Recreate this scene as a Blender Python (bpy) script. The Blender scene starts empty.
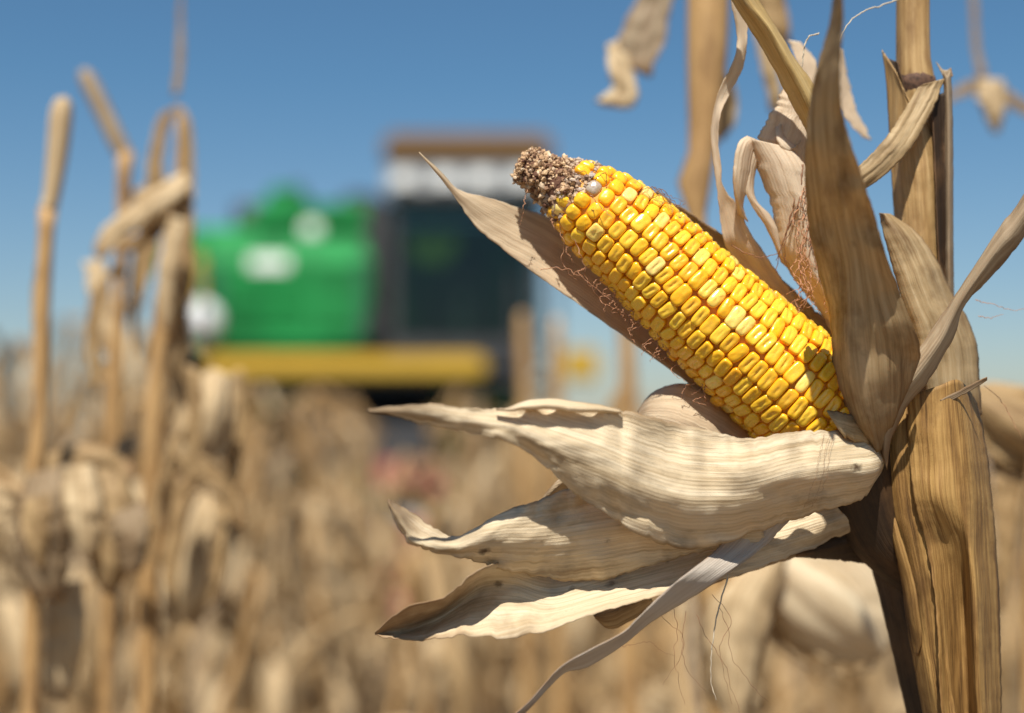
import bpy, bmesh, math, random
import numpy as np
from mathutils import Vector, Matrix, noise as mnoise
R = math.radians
rnd = random.Random(7)
SC = bpy.context.scene
COL = SC.collection

# ------------------------------------------------------------------ camera
F_PX = 1422.0                      # 50 mm on a 36 mm wide frame, 1024 px
W, H = 1024, 713
D0 = 0.61                          # distance of the ear
U = D0 / F_PX                      # one picture pixel at the ear, in metres
CAM_H = 1.45
PITCH = math.atan((430 - H / 2) / F_PX)
camd = bpy.data.cameras.new('camera'); cam = bpy.data.objects.new('camera', camd); COL.objects.link(cam)
cam.location = (0, 0, CAM_H); cam.rotation_euler = (R(90) + PITCH, 0, 0)
camd.sensor_width = 36; camd.lens = 50; camd.clip_start = 0.02; camd.clip_end = 3000
camd.dof.use_dof = True; camd.dof.focus_distance = 0.588; camd.dof.aperture_fstop = 3.4
SC.camera = cam

# ------------------------------------------------------------------ light
SUN = Vector((-0.10, -0.56, 0.82)).normalized()
EL = math.asin(SUN.z); AZ = math.atan2(SUN.x, SUN.y)
wd = bpy.data.worlds.new('World'); SC.world = wd; wd.use_nodes = True
nt = wd.node_tree; bg = nt.nodes['Background']
sky = nt.nodes.new('ShaderNodeTexSky'); sky.sky_type = 'NISHITA'; sky.sun_disc = False
sky.sun_elevation = EL; sky.sun_rotation = AZ
sky.altitude = 100; sky.air_density = 1.0; sky.dust_density = 0.6; sky.ozone_density = 1.8
tint = nt.nodes.new('ShaderNodeMixRGB'); tint.blend_type = 'MULTIPLY'; tint.inputs[0].default_value = 1; tint.inputs[2].default_value = (.76, .93, 1.06, 1)
wtc = nt.nodes.new('ShaderNodeTexCoord'); wsx = nt.nodes.new('ShaderNodeSeparateXYZ'); wmr = nt.nodes.new('ShaderNodeMapRange'); wmx = nt.nodes.new('ShaderNodeMixRGB')
nt.links.new(wtc.outputs['Generated'], wsx.inputs[0]); nt.links.new(wsx.outputs[2], wmr.inputs[0]); wmr.inputs[1].default_value = 0.0; wmr.inputs[2].default_value = 0.24
wmx.inputs[1].default_value = (.95, .96, 1.02, 1); wmx.inputs[2].default_value = (.62, .92, 1.05, 1)
nt.links.new(wmr.outputs[0], wmx.inputs[0]); nt.links.new(wmx.outputs[0], tint.inputs[2])
nt.links.new(sky.outputs[0], tint.inputs[1]); nt.links.new(tint.outputs[0], bg.inputs[0]); bg.inputs[1].default_value = 0.062
sd = bpy.data.lights.new('sun', 'SUN'); sd.energy = 5.0; sd.angle = R(0.53); sd.color = (1, 0.95, 0.87)
so = bpy.data.objects.new('sun', sd); COL.objects.link(so)
so.rotation_euler = (-SUN).to_track_quat('-Z', 'Y').to_euler()
vs = SC.view_settings; vs.view_transform = 'Standard'; vs.look = 'None'; vs.exposure = 0.45; vs.gamma = 1
vs.use_curve_mapping = False
try:
    SC.cycles.max_bounces = 8; SC.cycles.transparent_max_bounces = 6
except Exception:
    pass

# ------------------------------------------------------------------ helpers: placing
cp, sp = math.cos(PITCH), math.sin(PITCH)
def P(px, py, z=0.0):
    """point seen at px,py at z ear-pixels behind the ear's plane"""
    d = D0 + z * U
    x = (px - 512) / F_PX * d; y = (H / 2 - py) / F_PX * d
    return np.array((x, d * cp - y * sp, CAM_H + d * sp + y * cp))
def zD(D): return (D - D0) / U
def tag(o, label=None, cat=None, group=None, kind=None):
    if label: o['label'] = label
    if cat: o['category'] = cat
    if group: o['group'] = group
    if kind: o['kind'] = kind
    return o
def empty(name, loc, parent=None):
    o = bpy.data.objects.new(name, None); COL.objects.link(o); o.location = loc; o.empty_display_size = .05
    return o
def link(name, me, mat, parent=None, smooth=True):
    me.materials.append(mat)
    if smooth and len(me.polygons):
        me.polygons.foreach_set('use_smooth', [True] * len(me.polygons))
    o = bpy.data.objects.new(name, me); COL.objects.link(o)
    if parent:
        o.parent = parent; o.matrix_parent_inverse = Matrix.Translation(parent_world(parent)).inverted()
    return o
def parent_world(o):
    v = Vector(o.location)
    while o.parent:
        v = v + (o.matrix_parent_inverse @ Vector((0, 0, 0))) if False else v
        o = o.parent
        if o.type == 'EMPTY': return Vector(o.location) if True else v
    return v
def mesh(name, V, Fc, uv=None):
    me = bpy.data.meshes.new(name); me.from_pydata([tuple(v) for v in V], [], [tuple(f) for f in Fc])
    if uv is not None:
        l = me.uv_layers.new(name='UVMap')
        li = np.empty(len(me.loops), dtype=np.int32); me.loops.foreach_get('vertex_index', li)
        l.data.foreach_set('uv', np.asarray(uv, dtype=np.float32)[li].ravel())
    me.update(); return me
def cr(pts, t):
    """Catmull-Rom through pts (n,k) at params t in 0..n-1"""
    pts = np.asarray(pts, float); n = len(pts)
    out = []
    for x in t:
        i = min(int(x), n - 2); f = x - i
        p0 = pts[i - 1] if i > 0 else 2 * pts[0] - pts[1]
        p1, p2 = pts[i], pts[i + 1]
        p3 = pts[i + 2] if i + 2 < n else 2 * pts[-1] - pts[-2]
        out.append(.5 * ((2 * p1) + (-p0 + p2) * f + (2 * p0 - 5 * p1 + 4 * p2 - p3) * f * f + (-p0 + 3 * p1 - 3 * p2 + p3) * f ** 3))
    return np.array(out)
def even(pts, n):
    """params for n+1 points spread evenly along pts"""
    t = np.linspace(0, len(pts) - 1, 40 * len(pts)); q = cr(pts, t)
    s = np.r_[0, np.cumsum(np.linalg.norm(np.diff(q, axis=0), axis=1))]
    return np.interp(np.linspace(0, s[-1], n + 1), s, t)
def nz(x, y, z=0.0): return mnoise.noise(Vector((x, y, z)))

def sheet(name, G, mat, parent, uv, thick=0.00035):
    """closed thin sheet over a grid of points G (n,m,3), both sides and rim"""
    n, m = G.shape[:2]
    du = np.gradient(G, axis=1); dv = np.gradient(G, axis=0)
    N = np.cross(du, dv); N /= (np.linalg.norm(N, axis=2, keepdims=True) + 1e-12)
    V = np.concatenate([(G + N * thick / 2).reshape(-1, 3), (G - N * thick / 2).reshape(-1, 3)])
    Fc = []; k = n * m
    for i in range(n - 1):
        for j in range(m - 1):
            a = i * m + j
            Fc.append((a, a + 1, a + m + 1, a + m)); Fc.append((k + a, k + a + m, k + a + m + 1, k + a + 1))
    rim = [i * m for i in range(n)], [i * m + m - 1 for i in range(n)], list(range(m)), [(n - 1) * m + j for j in range(m)]
    for q, flip in zip(rim, (0, 1, 1, 0)):
        for a, b in zip(q[:-1], q[1:]):
            Fc.append((a, b, k + b, k + a) if flip == 0 else (b, a, k + a, k + b))
    uv = np.concatenate([uv, uv])
    return link(name, mesh(name, V, Fc, uv), mat, parent)

def blade(name, rows, mat, parent, bulge=0, n=80, m=18, folds=(2.0, 5.0), ripple=(1.5, 3.0), ragged=1.0, zoff=0.0, seed=0, thick=0.00035, rib=0.04, ribw=4.5, crk=1.0, tear=1.2):
    """leaf traced as rows across its width; each row is points (px,py,z); bulge per row or one value (negative = towards camera)"""
    k = len(rows[0])
    A = np.array(rows, float).copy(); A[:, :, 2] += zoff
    mid = A.mean(axis=1); t = even(mid, n)
    cols = [cr(A[:, j], t) for j in range(k)]
    bl = np.interp(t, range(len(rows)), bulge) if isinstance(bulge, (list, tuple)) else np.full(n + 1, float(bulge))
    G = np.zeros((n + 1, m + 1, 3)); uv = np.zeros(((n + 1) * (m + 1), 2)); wear = np.zeros((n + 1) * (m + 1))
    q3 = np.array([P(*c) for c in cr(mid, t)]); sl = np.r_[0, np.cumsum(np.linalg.norm(np.diff(q3, axis=0), axis=1))]
    wid = np.linalg.norm(A[:, 0] - A[:, -1], axis=1).max()
    for i in range(n + 1):
        row = np.array([c[i] for c in cols])
        w = np.linalg.norm(row[0] - row[-1]); ac = (row[-1] - row[0]) / (w + 1e-9)
        e0 = ragged * (nz(i * .35, seed * 3.1) + .6 * nz(i * 1.1, seed * 5.7)) * min(1, w / 12); e1 = ragged * (nz(i * .35, seed * 3.1 + 40) + .6 * nz(i * 1.1, seed * 5.7 + 9)) * min(1, w / 12)
        e0 += tear * ragged * max(0, nz(i * .55, seed * 2.3, 7) - .25) * min(3, w / 14); e1 -= tear * ragged * max(0, nz(i * .55, seed * 2.9, 3) - .25) * min(3, w / 14)
        row[0] += ac * e0; row[-1] += ac * e1
        us = np.linspace(0, 1, m + 1)
        pts = cr(row, us * (k - 1)) if k > 2 else row[0] + (row[1] - row[0]) * us[:, None]
        fw = min(1, w / 30)
        for j, u in enumerate(us):
            p = pts[j].copy()
            p[2] += bl[i] * 4 * u * (1 - u)
            p[2] += fw * folds[0] * nz(u * folds[1] * w / max(wid, 1), i * .02 + seed * 7.3, seed)
            p[2] += fw * ripple[0] * nz(i * .05 * ripple[1] , u * 2.5 + seed, 5.5) * (.35 + abs(2 * u - 1))
            p[2] += rib * (.4 + 1.6 * abs(nz(u * 3.1, i * .02, seed * 1.9))) * math.sin((u - .5) * w * 2 * math.pi / ribw + 5 * nz(u * 5, seed, i * .012))
            cw = w * u; p[2] += fw * crk * (1.1 * nz(sl[i] / U * .035, cw * .10, seed * 4.1) + .6 * nz(sl[i] / U * .09, cw * .22, seed * 2.2))
            G[i, j] = P(*p)
            f_ = i / n; ed = abs(2 * u - 1)
            wear[i * (m + 1) + j] = min(1, max(0, (f_ - .80) / .2)) * .8 + max(0, ed - .86) / .14 * .5 + .35 * max(0, nz(f_ * 3, u * 2, seed))
            uv[i * (m + 1) + j] = ((u - .5) * (wid * .35 + w * .65) * (D0 + row[0][2] * U) / F_PX * 100 + seed * 13.7, sl[i] * 100 + seed * 5.1)
    o = sheet(name, G, mat, parent, uv, thick)
    at = o.data.attributes.new('wear', 'FLOAT', 'POINT'); at.data.foreach_set('value', np.concatenate([wear, wear]).astype(np.float32))
    return o

def tube_w(name, pts, mat, parent, seg=14, n=None, rough=0.0, seed=0, flat=1.0, step=None):
    """tube through world points (x,y,z,r)"""
    pts = np.array(pts, float); n = n or 8 * len(pts)
    t = even(pts[:, :3], n); q = cr(pts, t); c = q[:, :3]; r = np.maximum(q[:, 3], 1e-5)
    T = np.gradient(c, axis=0); T /= np.linalg.norm(T, axis=1, keepdims=True) + 1e-12
    ref = np.array((0, -1, 0.05)); V = []; uv = []
    sl = np.r_[0, np.cumsum(np.linalg.norm(np.diff(c, axis=0), axis=1))]
    for i in range(n + 1):
        a = np.cross(T[i], ref); na = np.linalg.norm(a)
        if na < 1e-3: a = np.cross(T[i], (1, 0, 0)); na = np.linalg.norm(a)
        a /= na; b = np.cross(a, T[i])
        for j in range(seg):
            th = 2 * math.pi * j / seg
            rr = r[i] * (1 + rough * nz(math.cos(th) * 2 + seed * 3, math.sin(th) * 2, sl[i] * 4))
            V.append(c[i] + a * rr * math.cos(th) + b * rr * flat * math.sin(th))
            uv.append((j / seg * 2 * math.pi * r.mean() * 100 + seed * 3.3, sl[i] * 100 + seed))
    Fc = []
    for i in range(n):
        for j in range(seg):
            Fc.append((i * seg + j, i * seg + (j + 1) % seg, (i + 1) * seg + (j + 1) % seg, (i + 1) * seg + j))
    Fc.append(tuple(range(seg))[::-1]); Fc.append(tuple(n * seg + j for j in range(seg)))
    return link(name, mesh(name, V, Fc, uv), mat, parent)
def tube(name, pts, mat, parent, zoff=0, **kw):
    """tube through (px,py,z,r px at that depth)"""
    w = []
    for px, py, z, r in pts:
        z += zoff; p = P(px, py, z); w.append((*p, r * (D0 + z * U) / F_PX))
    return tube_w(name, w, mat, parent, **kw)

# ------------------------------------------------------------------ materials
class NT:
    def __init__(s, name):
        s.m = bpy.data.materials.new(name); s.m.use_nodes = True; s.t = s.m.node_tree
        s.t.nodes.clear(); s.out = s.n('OutputMaterial')
    def n(s, ty, **kw):
        x = s.t.nodes.new('ShaderNode' + ty)
        for k, v in kw.items(): setattr(x, k, v)
        return x
    def l(s, a, b): s.t.links.new(a, b)
    def val(s, sock, v):
        if hasattr(v, 'is_linked') or hasattr(v, 'links'): s.l(v, sock)
        else: sock.default_value = v
    def math(s, op, a, b=None):
        x = s.n('Math', operation=op); s.val(x.inputs[0], a)
        if b is not None: s.val(x.inputs[1], b)
        return x.outputs[0]
    def mix(s, f, a, b, mode='MIX'):
        x = s.n('MixRGB', blend_type=mode); s.val(x.inputs[0], f); s.val(x.inputs[1], a); s.val(x.inputs[2], b)
        return x.outputs[0]
    def noise(s, vec, scale, detail=4, rough=.55):
        x = s.n('TexNoise'); x.inputs['Scale'].default_value = scale; x.inputs['Detail'].default_value = detail
        x.inputs['Roughness'].default_value = rough
        if vec is not None: s.l(vec, x.inputs['Vector'])
        return x.outputs['Fac']
    def ramp(s, f, stops):
        x = s.n('ValToRGB'); e = x.color_ramp.elements
        while len(e) < len(stops): e.new(.5)
        for q, (p, c) in zip(e, stops):
            q.position = p; q.color = c if len(c) == 4 else (*c, 1)
        s.l(f, x.inputs[0]); return x.outputs[0]
    def mapping(s, vec, sc, loc=(0, 0, 0)):
        x = s.n('Mapping'); x.inputs['Scale'].default_value = sc; x.inputs['Location'].default_value = loc
        s.l(vec, x.inputs['Vector']); return x.outputs[0]
def c4(c): return (*c, 1)
def g(v): return (v, v, v, 1)

def leaf_mat(name, light, mid, dark, brown=(.16, .08, .03), blotch=.5, spots=.5, tr=.28, vein=.22, fleck=.4, bump=.5, rough=.62, spacing=.16, con=.12, wearamt=.75):
    t = NT(name)
    uv = t.n('UVMap').outputs[0]
    f1 = t.noise(t.mapping(uv, (7, .22, 1)), 1, 5, .6)
    f2 = t.noise(t.mapping(uv, (26, .5, 1)), 1, 3, .6)
    bl = t.noise(t.mapping(uv, (.55, .3, 1), (3, 8, 0)), 1, 6, .62)
    fine = t.noise(uv, 9, 4, .7)
    f0 = t.noise(t.mapping(uv, (2.4, .10, 1), (4, 2, 0)), 1, 5, .6)
    f = t.math('ADD', t.math('MULTIPLY', f0, .45), t.math('ADD', t.math('MULTIPLY', f1, .30), t.math('MULTIPLY', f2, .25)))
    col = t.ramp(f, [(.47 - con, dark), (.47, mid), (.47 + con, light)])
    sx = t.n('SeparateXYZ'); t.l(uv, sx.inputs[0])
    ph = t.math('ADD', t.math('MULTIPLY', sx.outputs[0], 2 * math.pi / spacing), t.math('MULTIPLY', t.math('ADD', f1, f0), 4.0))
    vn = t.math('POWER', t.math('ADD', t.math('MULTIPLY', t.math('SINE', ph), .5), .5), 3.0)
    vpatch = t.ramp(t.noise(t.mapping(uv, (.9, .25, 1), (11, 4, 0)), 1, 4), [(.38, g(.15)), (.62, g(1))])
    col = t.mix(t.math('MULTIPLY', t.math('MULTIPLY', vn, vpatch), vein), col, c4(tuple(x * .45 for x in mid)))
    bm = t.ramp(bl, [(.50, g(0)), (.72, g(1))])
    col = t.mix(t.math('MULTIPLY', bm, blotch), col, c4(brown))
    wr = t.n('Attribute', attribute_name='wear').outputs['Fac']
    wn = t.noise(t.mapping(uv, (1.6, .7, 1), (5, 5, 0)), 1, 5, .65)
    wm = t.ramp(t.math('ADD', t.math('MULTIPLY', wr, .5), t.math('MULTIPLY', wn, .6)), [(.42, g(0)), (.78, g(1))])
    col = t.mix(t.math('MULTIPLY', wm, wearamt), col, c4(tuple(x * 1.5 for x in brown)))
    fl = t.ramp(fine, [(.60, g(0)), (.72, g(1))])
    fl2 = t.ramp(t.noise(t.mapping(uv, (1.1, .5, 1), (9, 1, 0)), 1, 3), [(.5, g(0)), (.65, g(1))])
    col = t.mix(t.math('MULTIPLY', t.math('MULTIPLY', fl, fl2), fleck), col, c4(tuple(x * .6 for x in brown)))
    vo = t.n('TexVoronoi'); vo.inputs['Scale'].default_value = .62; vo.inputs['Randomness'].default_value = 1
    wv = t.n('VectorMath', operation='ADD'); t.l(uv, wv.inputs[0])
    nn = t.n('TexNoise'); nn.inputs['Scale'].default_value = 6; t.l(uv, nn.inputs['Vector'])
    sc_ = t.n('VectorMath', operation='SCALE'); t.l(nn.outputs['Color'], sc_.inputs[0]); sc_.inputs['Scale'].default_value = .28
    t.l(sc_.outputs[0], wv.inputs[1]); t.l(t.mapping(wv.outputs[0], (1, .8, 1)), vo.inputs['Vector'])
    sep = t.n('SeparateColor'); t.l(vo.outputs['Color'], sep.inputs[0])
    lim = t.math('MULTIPLY', t.math('SUBTRACT', sep.outputs[0], .30), .25)
    df = t.math('SUBTRACT', lim, vo.outputs['Distance'])
    spm = t.ramp(df, [(.0, g(0)), (.09, g(1))])
    col = t.mix(t.math('MULTIPLY', spm, spots), col, c4((.10, .055, .025)))
    pb = t.n('BsdfPrincipled'); t.l(col, pb.inputs['Base Color']); pb.inputs['Roughness'].default_value = rough
    pb.inputs['Specular IOR Level'].default_value = .35
    tb = t.n('BsdfTranslucent'); t.l(t.mix(1, col, c4((1, .82, .55)), 'MULTIPLY'), tb.inputs[0])
    bp = t.n('Bump'); bp.inputs['Strength'].default_value = bump; bp.inputs['Distance'].default_value = .0008
    hgt = t.math('ADD', t.math('ADD', t.math('MULTIPLY', f2, .6), t.math('MULTIPLY', f1, .45)), t.math('ADD', t.math('MULTIPLY', vn, .25), t.math('MULTIPLY', fine, .25)))
    t.l(hgt, bp.inputs['Height']); t.l(bp.outputs[0], pb.inputs['Normal']); t.l(bp.outputs[0], tb.inputs['Normal'])
    mx = t.n('MixShader'); mx.inputs[0].default_value = tr; t.l(pb.outputs[0], mx.inputs[1]); t.l(tb.outputs[0], mx.inputs[2])
    t.l(mx.outputs[0], t.out.inputs[0]); return t.m

M = {}
M['husk'] = leaf_mat('husk_cream', (.90, .79, .57), (.76, .62, .40), (.42, .29, .145), blotch=.55, con=.13, wearamt=.8, spots=.95, tr=.32, vein=.24, fleck=.5)
M['husk_fleck'] = leaf_mat('husk_flecked', (.78, .67, .47), (.64, .50, .31), (.38, .27, .155), blotch=.6, con=.15, spots=.7, tr=.2, fleck=.85, vein=.2)
M['husk_pink'] = leaf_mat('husk_pink', (.84, .72, .51), (.74, .60, .40), (.46, .32, .21), blotch=.25, spots=.3, tr=.46, vein=.14)
M['paper'] = leaf_mat('husk_papery', (.90, .80, .62), (.82, .69, .50), (.62, .46, .30), blotch=.18, spots=.15, tr=.48, wearamt=.3, vein=.1, fleck=.2)
M['brown_leaf'] = leaf_mat('leaf_brown', (.64, .49, .28), (.48, .335, .165), (.19, .10, .04), blotch=.85, spots=.3, tr=.36, fleck=.6, bump=.3, vein=.12)
M['grey_leaf'] = leaf_mat('leaf_grey', (.48, .38, .25), (.36, .26, .16), (.19, .125, .07), blotch=.55, spots=.3, tr=.2, fleck=.7, bump=.35, vein=.14)
M['strip'] = leaf_mat('leaf_pale_grey', (.56, .50, .42), (.50, .43, .35), (.38, .31, .24), blotch=.2, spots=.1, tr=.12, fleck=.2, vein=.08)
M['sheath'] = leaf_mat('sheath_ochre', (.49, .29, .095), (.31, .165, .048), (.065, .03, .010), brown=(.10, .045, .015), blotch=.8, con=.095, spots=.4, tr=.15, vein=.3, fleck=.8, bump=.5, spacing=.2)
M['shade_leaf'] = leaf_mat('leaf_shade', (.05, .028, .012), (.032, .017, .008), (.015, .008, .004), blotch=.5, spots=.2, tr=.05)  # leaf brown darkened to near black to paint in shade
M['stalk'] = leaf_mat('stalk_tan', (.52, .345, .155), (.35, .21, .08), (.11, .055, .02), blotch=.7, con=.14, rough=.45, spots=.4, tr=0, fleck=.6, bump=.35, spacing=.13)
M['yellow_leaf'] = leaf_mat('leaf_yellowed', (.66, .50, .24), (.52, .35, .13), (.30, .175, .05), blotch=.45, spots=.5, tr=.2, fleck=.7)
M['far_cream'] = leaf_mat('husk_far_cream', (.82, .70, .48), (.70, .56, .36), (.40, .28, .15), blotch=.2, spots=.0, tr=.3, fleck=.1, bump=.3, wearamt=.2)
M['far_leaf'] = leaf_mat('leaf_far', (.62, .44, .22), (.41, .265, .12), (.14, .078, .03), blotch=.6, spots=.0, tr=.3, fleck=.2, bump=.3)
M['far_leaf_grey'] = leaf_mat('leaf_far_grey', (.44, .33, .20), (.32, .22, .12), (.17, .105, .055), blotch=.6, spots=.0, tr=.25, fleck=.2, bump=.3)
M['far_stalk'] = leaf_mat('stalk_far', (.55, .35, .15), (.38, .22, .085), (.17, .085, .03), blotch=.8, spots=.0, tr=0, fleck=.2, bump=.3)
M['far_husk'] = leaf_mat('husk_far', (.75, .60, .37), (.55, .39, .21), (.23, .14, .06), blotch=.35, spots=.0, tr=.2, fleck=.1, bump=.3)

def simple(name, col, rough=.5, metal=0, spec=.5, var=.12, scale=6, coat=0):
    t = NT(name); pb = t.n('BsdfPrincipled')
    tc = t.n('TexCoord').outputs['Object']
    f = t.noise(tc, scale, 5, .6)
    c = t.ramp(f, [(.3, tuple(x * (1 - var) for x in col)), (.7, tuple(min(1, x * (1 + var)) for x in col))])
    t.l(c, pb.inputs['Base Color']); pb.inputs['Roughness'].default_value = rough; pb.inputs['Metallic'].default_value = metal
    pb.inputs['Specular IOR Level'].default_value = spec; pb.inputs['Coat Weight'].default_value = coat
    t.l(pb.outputs[0], t.out.inputs[0]); return t.m

def kernel_mat():
    t = NT('kernel_yellow')
    a = t.n('Attribute', attribute_name='rnd'); b = t.n('Attribute', attribute_name='hgt'); dn = t.n('Attribute', attribute_name='dent')
    mo = t.n('Attribute', attribute_name='mold')
    r = a.outputs['Fac']
    tc = t.n('TexCoord').outputs['Object']
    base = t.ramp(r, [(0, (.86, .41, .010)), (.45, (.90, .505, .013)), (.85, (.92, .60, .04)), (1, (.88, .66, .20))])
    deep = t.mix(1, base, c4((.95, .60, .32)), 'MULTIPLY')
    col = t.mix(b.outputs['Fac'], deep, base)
    pale = t.mix(.30, base, c4((.92, .72, .24)))
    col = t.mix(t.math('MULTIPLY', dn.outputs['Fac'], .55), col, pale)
    mot = t.noise(tc, 900, 3)
    col = t.mix(t.math('MULTIPLY', t.ramp(mot, [(.45, g(0)), (.75, g(1))]), .22), col, c4((.60, .30, .03)))
    col = t.mix(t.math('MULTIPLY', mo.outputs['Fac'], .9), col, t.mix(t.noise(tc, 1500, 4), c4((.16, .12, .10)), c4((.52, .47, .41))))
    pb = t.n('BsdfPrincipled'); t.l(col, pb.inputs['Base Color'])
    pb.inputs['Subsurface Weight'].default_value = .22; pb.inputs['Subsurface Radius'].default_value = (1, .45, .08); pb.inputs['Subsurface Scale'].default_value = .0022
    t.l(t.ramp(mot, [(.3, g(.22)), (.7, g(.36))]), pb.inputs['Roughness']); pb.inputs['Specular IOR Level'].default_value = .5; pb.inputs['Coat Weight'].default_value = .25; pb.inputs['Coat Roughness'].default_value = .15
    bp = t.n('Bump'); bp.inputs['Strength'].default_value = .25; bp.inputs['Distance'].default_value = .0004
    t.l(t.noise(tc, 700, 3), bp.inputs['Height']); t.l(bp.outputs[0], pb.inputs['Normal'])
    t.l(pb.outputs[0], t.out.inputs[0]); return t.m
M['kernel'] = kernel_mat()
def chaff_mat():
    t = NT('cob_chaff'); tc = t.n('TexCoord').outputs['Object']
    a = t.n('Attribute', attribute_name='rnd'); mo = t.n('Attribute', attribute_name='mold')
    col = t.ramp(a.outputs['Fac'], [(0, (.14, .07, .045)), (.35, (.42, .26, .145)), (.75, (.64, .44, .25)), (1, (.76, .60, .42))])
    col = t.mix(t.ramp(t.noise(tc, 400, 4), [(.45, g(0)), (.7, g(.6))]), col, c4((.16, .08, .06)))
    col = t.mix(mo.outputs['Fac'], col, t.mix(t.noise(tc, 900, 3), c4((.24, .18, .15)), c4((.60, .53, .46))))
    pb = t.n('BsdfPrincipled'); t.l(col, pb.inputs['Base Color']); pb.inputs['Roughness'].default_value = .9; pb.inputs['Specular IOR Level'].default_value = .1
    bp = t.n('Bump'); bp.inputs['Strength'].default_value = .6; bp.inputs['Distance'].default_value = .0005
    t.l(t.noise(tc, 1300, 4), bp.inputs['Height']); t.l(bp.outputs[0], pb.inputs['Normal'])
    t.l(pb.outputs[0], t.out.inputs[0]); return t.m
M['chaff'] = chaff_mat()
M['core'] = simple('cob_core', (.72, .30, .02), .6)  # orange stands for light glowing through between the kernels
M['silk'] = simple('silk_brown', (.20, .085, .035), .6)
M['silk_red'] = simple('silk_rust', (.42, .20, .10), .6)
M['thread'] = simple('thread_pale', (.50, .42, .30), .7)

# ------------------------------------------------------------------ ground
def ground():
    t = NT('dry_soil'); tc = t.n('TexCoord').outputs['Object']
    a = t.noise(tc, 1.3, 8, .65); b = t.noise(tc, 9, 6, .7)
    f = t.math('ADD', t.math('MULTIPLY', a, .5), t.math('MULTIPLY', b, .5))
    col = t.ramp(f, [(.32, (.09, .06, .037)), (.48, (.18, .125, .075)), (.62, (.28, .2, .125))])
    pb = t.n('BsdfPrincipled'); t.l(col, pb.inputs['Base Color']); pb.inputs['Roughness'].default_value = .95
    bp = t.n('Bump'); bp.inputs['Strength'].default_value = .8; bp.inputs['Distance'].default_value = .03
    t.l(b, bp.inputs['Height']); t.l(bp.outputs[0], pb.inputs['Normal']); t.l(pb.outputs[0], t.out.inputs[0])
    S = 1500; n = 60; V = []; Fc = []
    xs = np.sign(np.linspace(-1, 1, n)) * np.abs(np.linspace(-1, 1, n)) ** 4 * S
    for y in xs:
        for x in xs:
            V.append((x, y + 8, .03 * nz(x * .8, y * .8) if abs(x) < 30 and abs(y) < 30 else 0))
    for i in range(n - 1):
        for j in range(n - 1): Fc.append((i * n + j, i * n + j + 1, (i + 1) * n + j + 1, (i + 1) * n + j))
    tag(link('ground', mesh('ground', V, Fc), t.m), 'dry brown soil of the harvested corn field', None, None, 'structure')
ground()
def litter():
    r = random.Random(3); V = []; Fc = []; uv = []
    for k in range(5200):
        y = 1.2 + 13 * r.random() ** .8; x = (r.random() - .5) * (2.5 + y * 1.3)
        a = r.random() * 6.28; L = r.uniform(.08, .38); w = r.uniform(.008, .035); z = .02 + r.random() * .12
        d = np.array((math.cos(a), math.sin(a), r.uniform(-.25, .25))); s = np.array((-math.sin(a), math.cos(a), r.uniform(-.6, .6)))
        b = len(V); arch = r.uniform(-.04, .07)
        for i in range(5):
            f = i / 4; c = np.array((x, y, z)) + d * L * (f - .5) + np.array((0, 0, arch * 4 * f * (1 - f)))
            ww = w * (.35 + .65 * math.sin(math.pi * (.12 + .8 * f)))
            V += [c - s * ww, c + s * ww]; uv += [(k * 1.7, f * L * 100), (k * 1.7 + w * 200, f * L * 100)]
        for i in range(4): Fc.append((b + 2 * i, b + 2 * i + 1, b + 2 * i + 3, b + 2 * i + 2))
    tag(link('crop_litter', mesh('crop_litter', V, Fc, uv), M['far_leaf']), 'dry leaf and stalk litter strewn over the field soil', 'crop litter', None, 'stuff')
litter()

# ------------------------------------------------------------------ the ear in focus and its plant
base_pt = P(975, 760, 55); foot = Vector((base_pt[0] + .02, base_pt[1] + .03, 0))
plant = empty('corn_plant', foot)
tag(plant, 'sharp dry corn plant whose open husk bares a bright yellow corn cob', 'corn plant', 'dry corn plants in the field')
def kid(o, par):
    return o
tube('stalk', [(912, -420, 58, 14), (913, -60, 60, 16), (913, 40, 60, 16.5), (914, 70, 60, 17.5), (915, 84, 60, 20), (916, 95, 60, 18.5), (921, 180, 60, 20), (931, 300, 60, 21),
      (945, 420, 60, 23), (958, 560, 60, 25), (972, 700, 60, 26), (985, 900, 60, 26), (1000, 1300, 60, 27), (1010, 2400, 60, 28), (1015, 3795, 60, 26)], M['stalk'], plant, seg=28, n=220, rough=.06, seed=1)
# dark scarred ring and root bumps at the stalk's joint
def joint():
    V = []; Fc = []; n = 30
    rows = ((73, 17.3), (76, 18.6), (79, 20.6), (83, 21.6), (87, 21.2), (91, 20.2), (95, 19.0))
    for k, (py, r) in enumerate(rows):
        c = P(914.6 + (py - 84) * .03, py, 60)
        for j in range(n):
            a = 2 * math.pi * j / n; rr = r * U * (1 + .07 * nz(math.cos(a) * 4, math.sin(a) * 4, k * .9))
            V.append(c + np.array((math.cos(a), math.sin(a), .12 * nz(j * .8, k)))  * rr * np.array((1, 1, 1)))
    for k in range(len(rows) - 1):
        for j in range(n): Fc.append((k * n + j, k * n + (j + 1) % n, (k + 1) * n + (j + 1) % n, (k + 1) * n + j))
    return link('stalk_joint', mesh('stalk_joint', V, Fc), simple('joint_dark', (.10, .05, .028), .8, var=.7, scale=500), plant)
joint()

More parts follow.
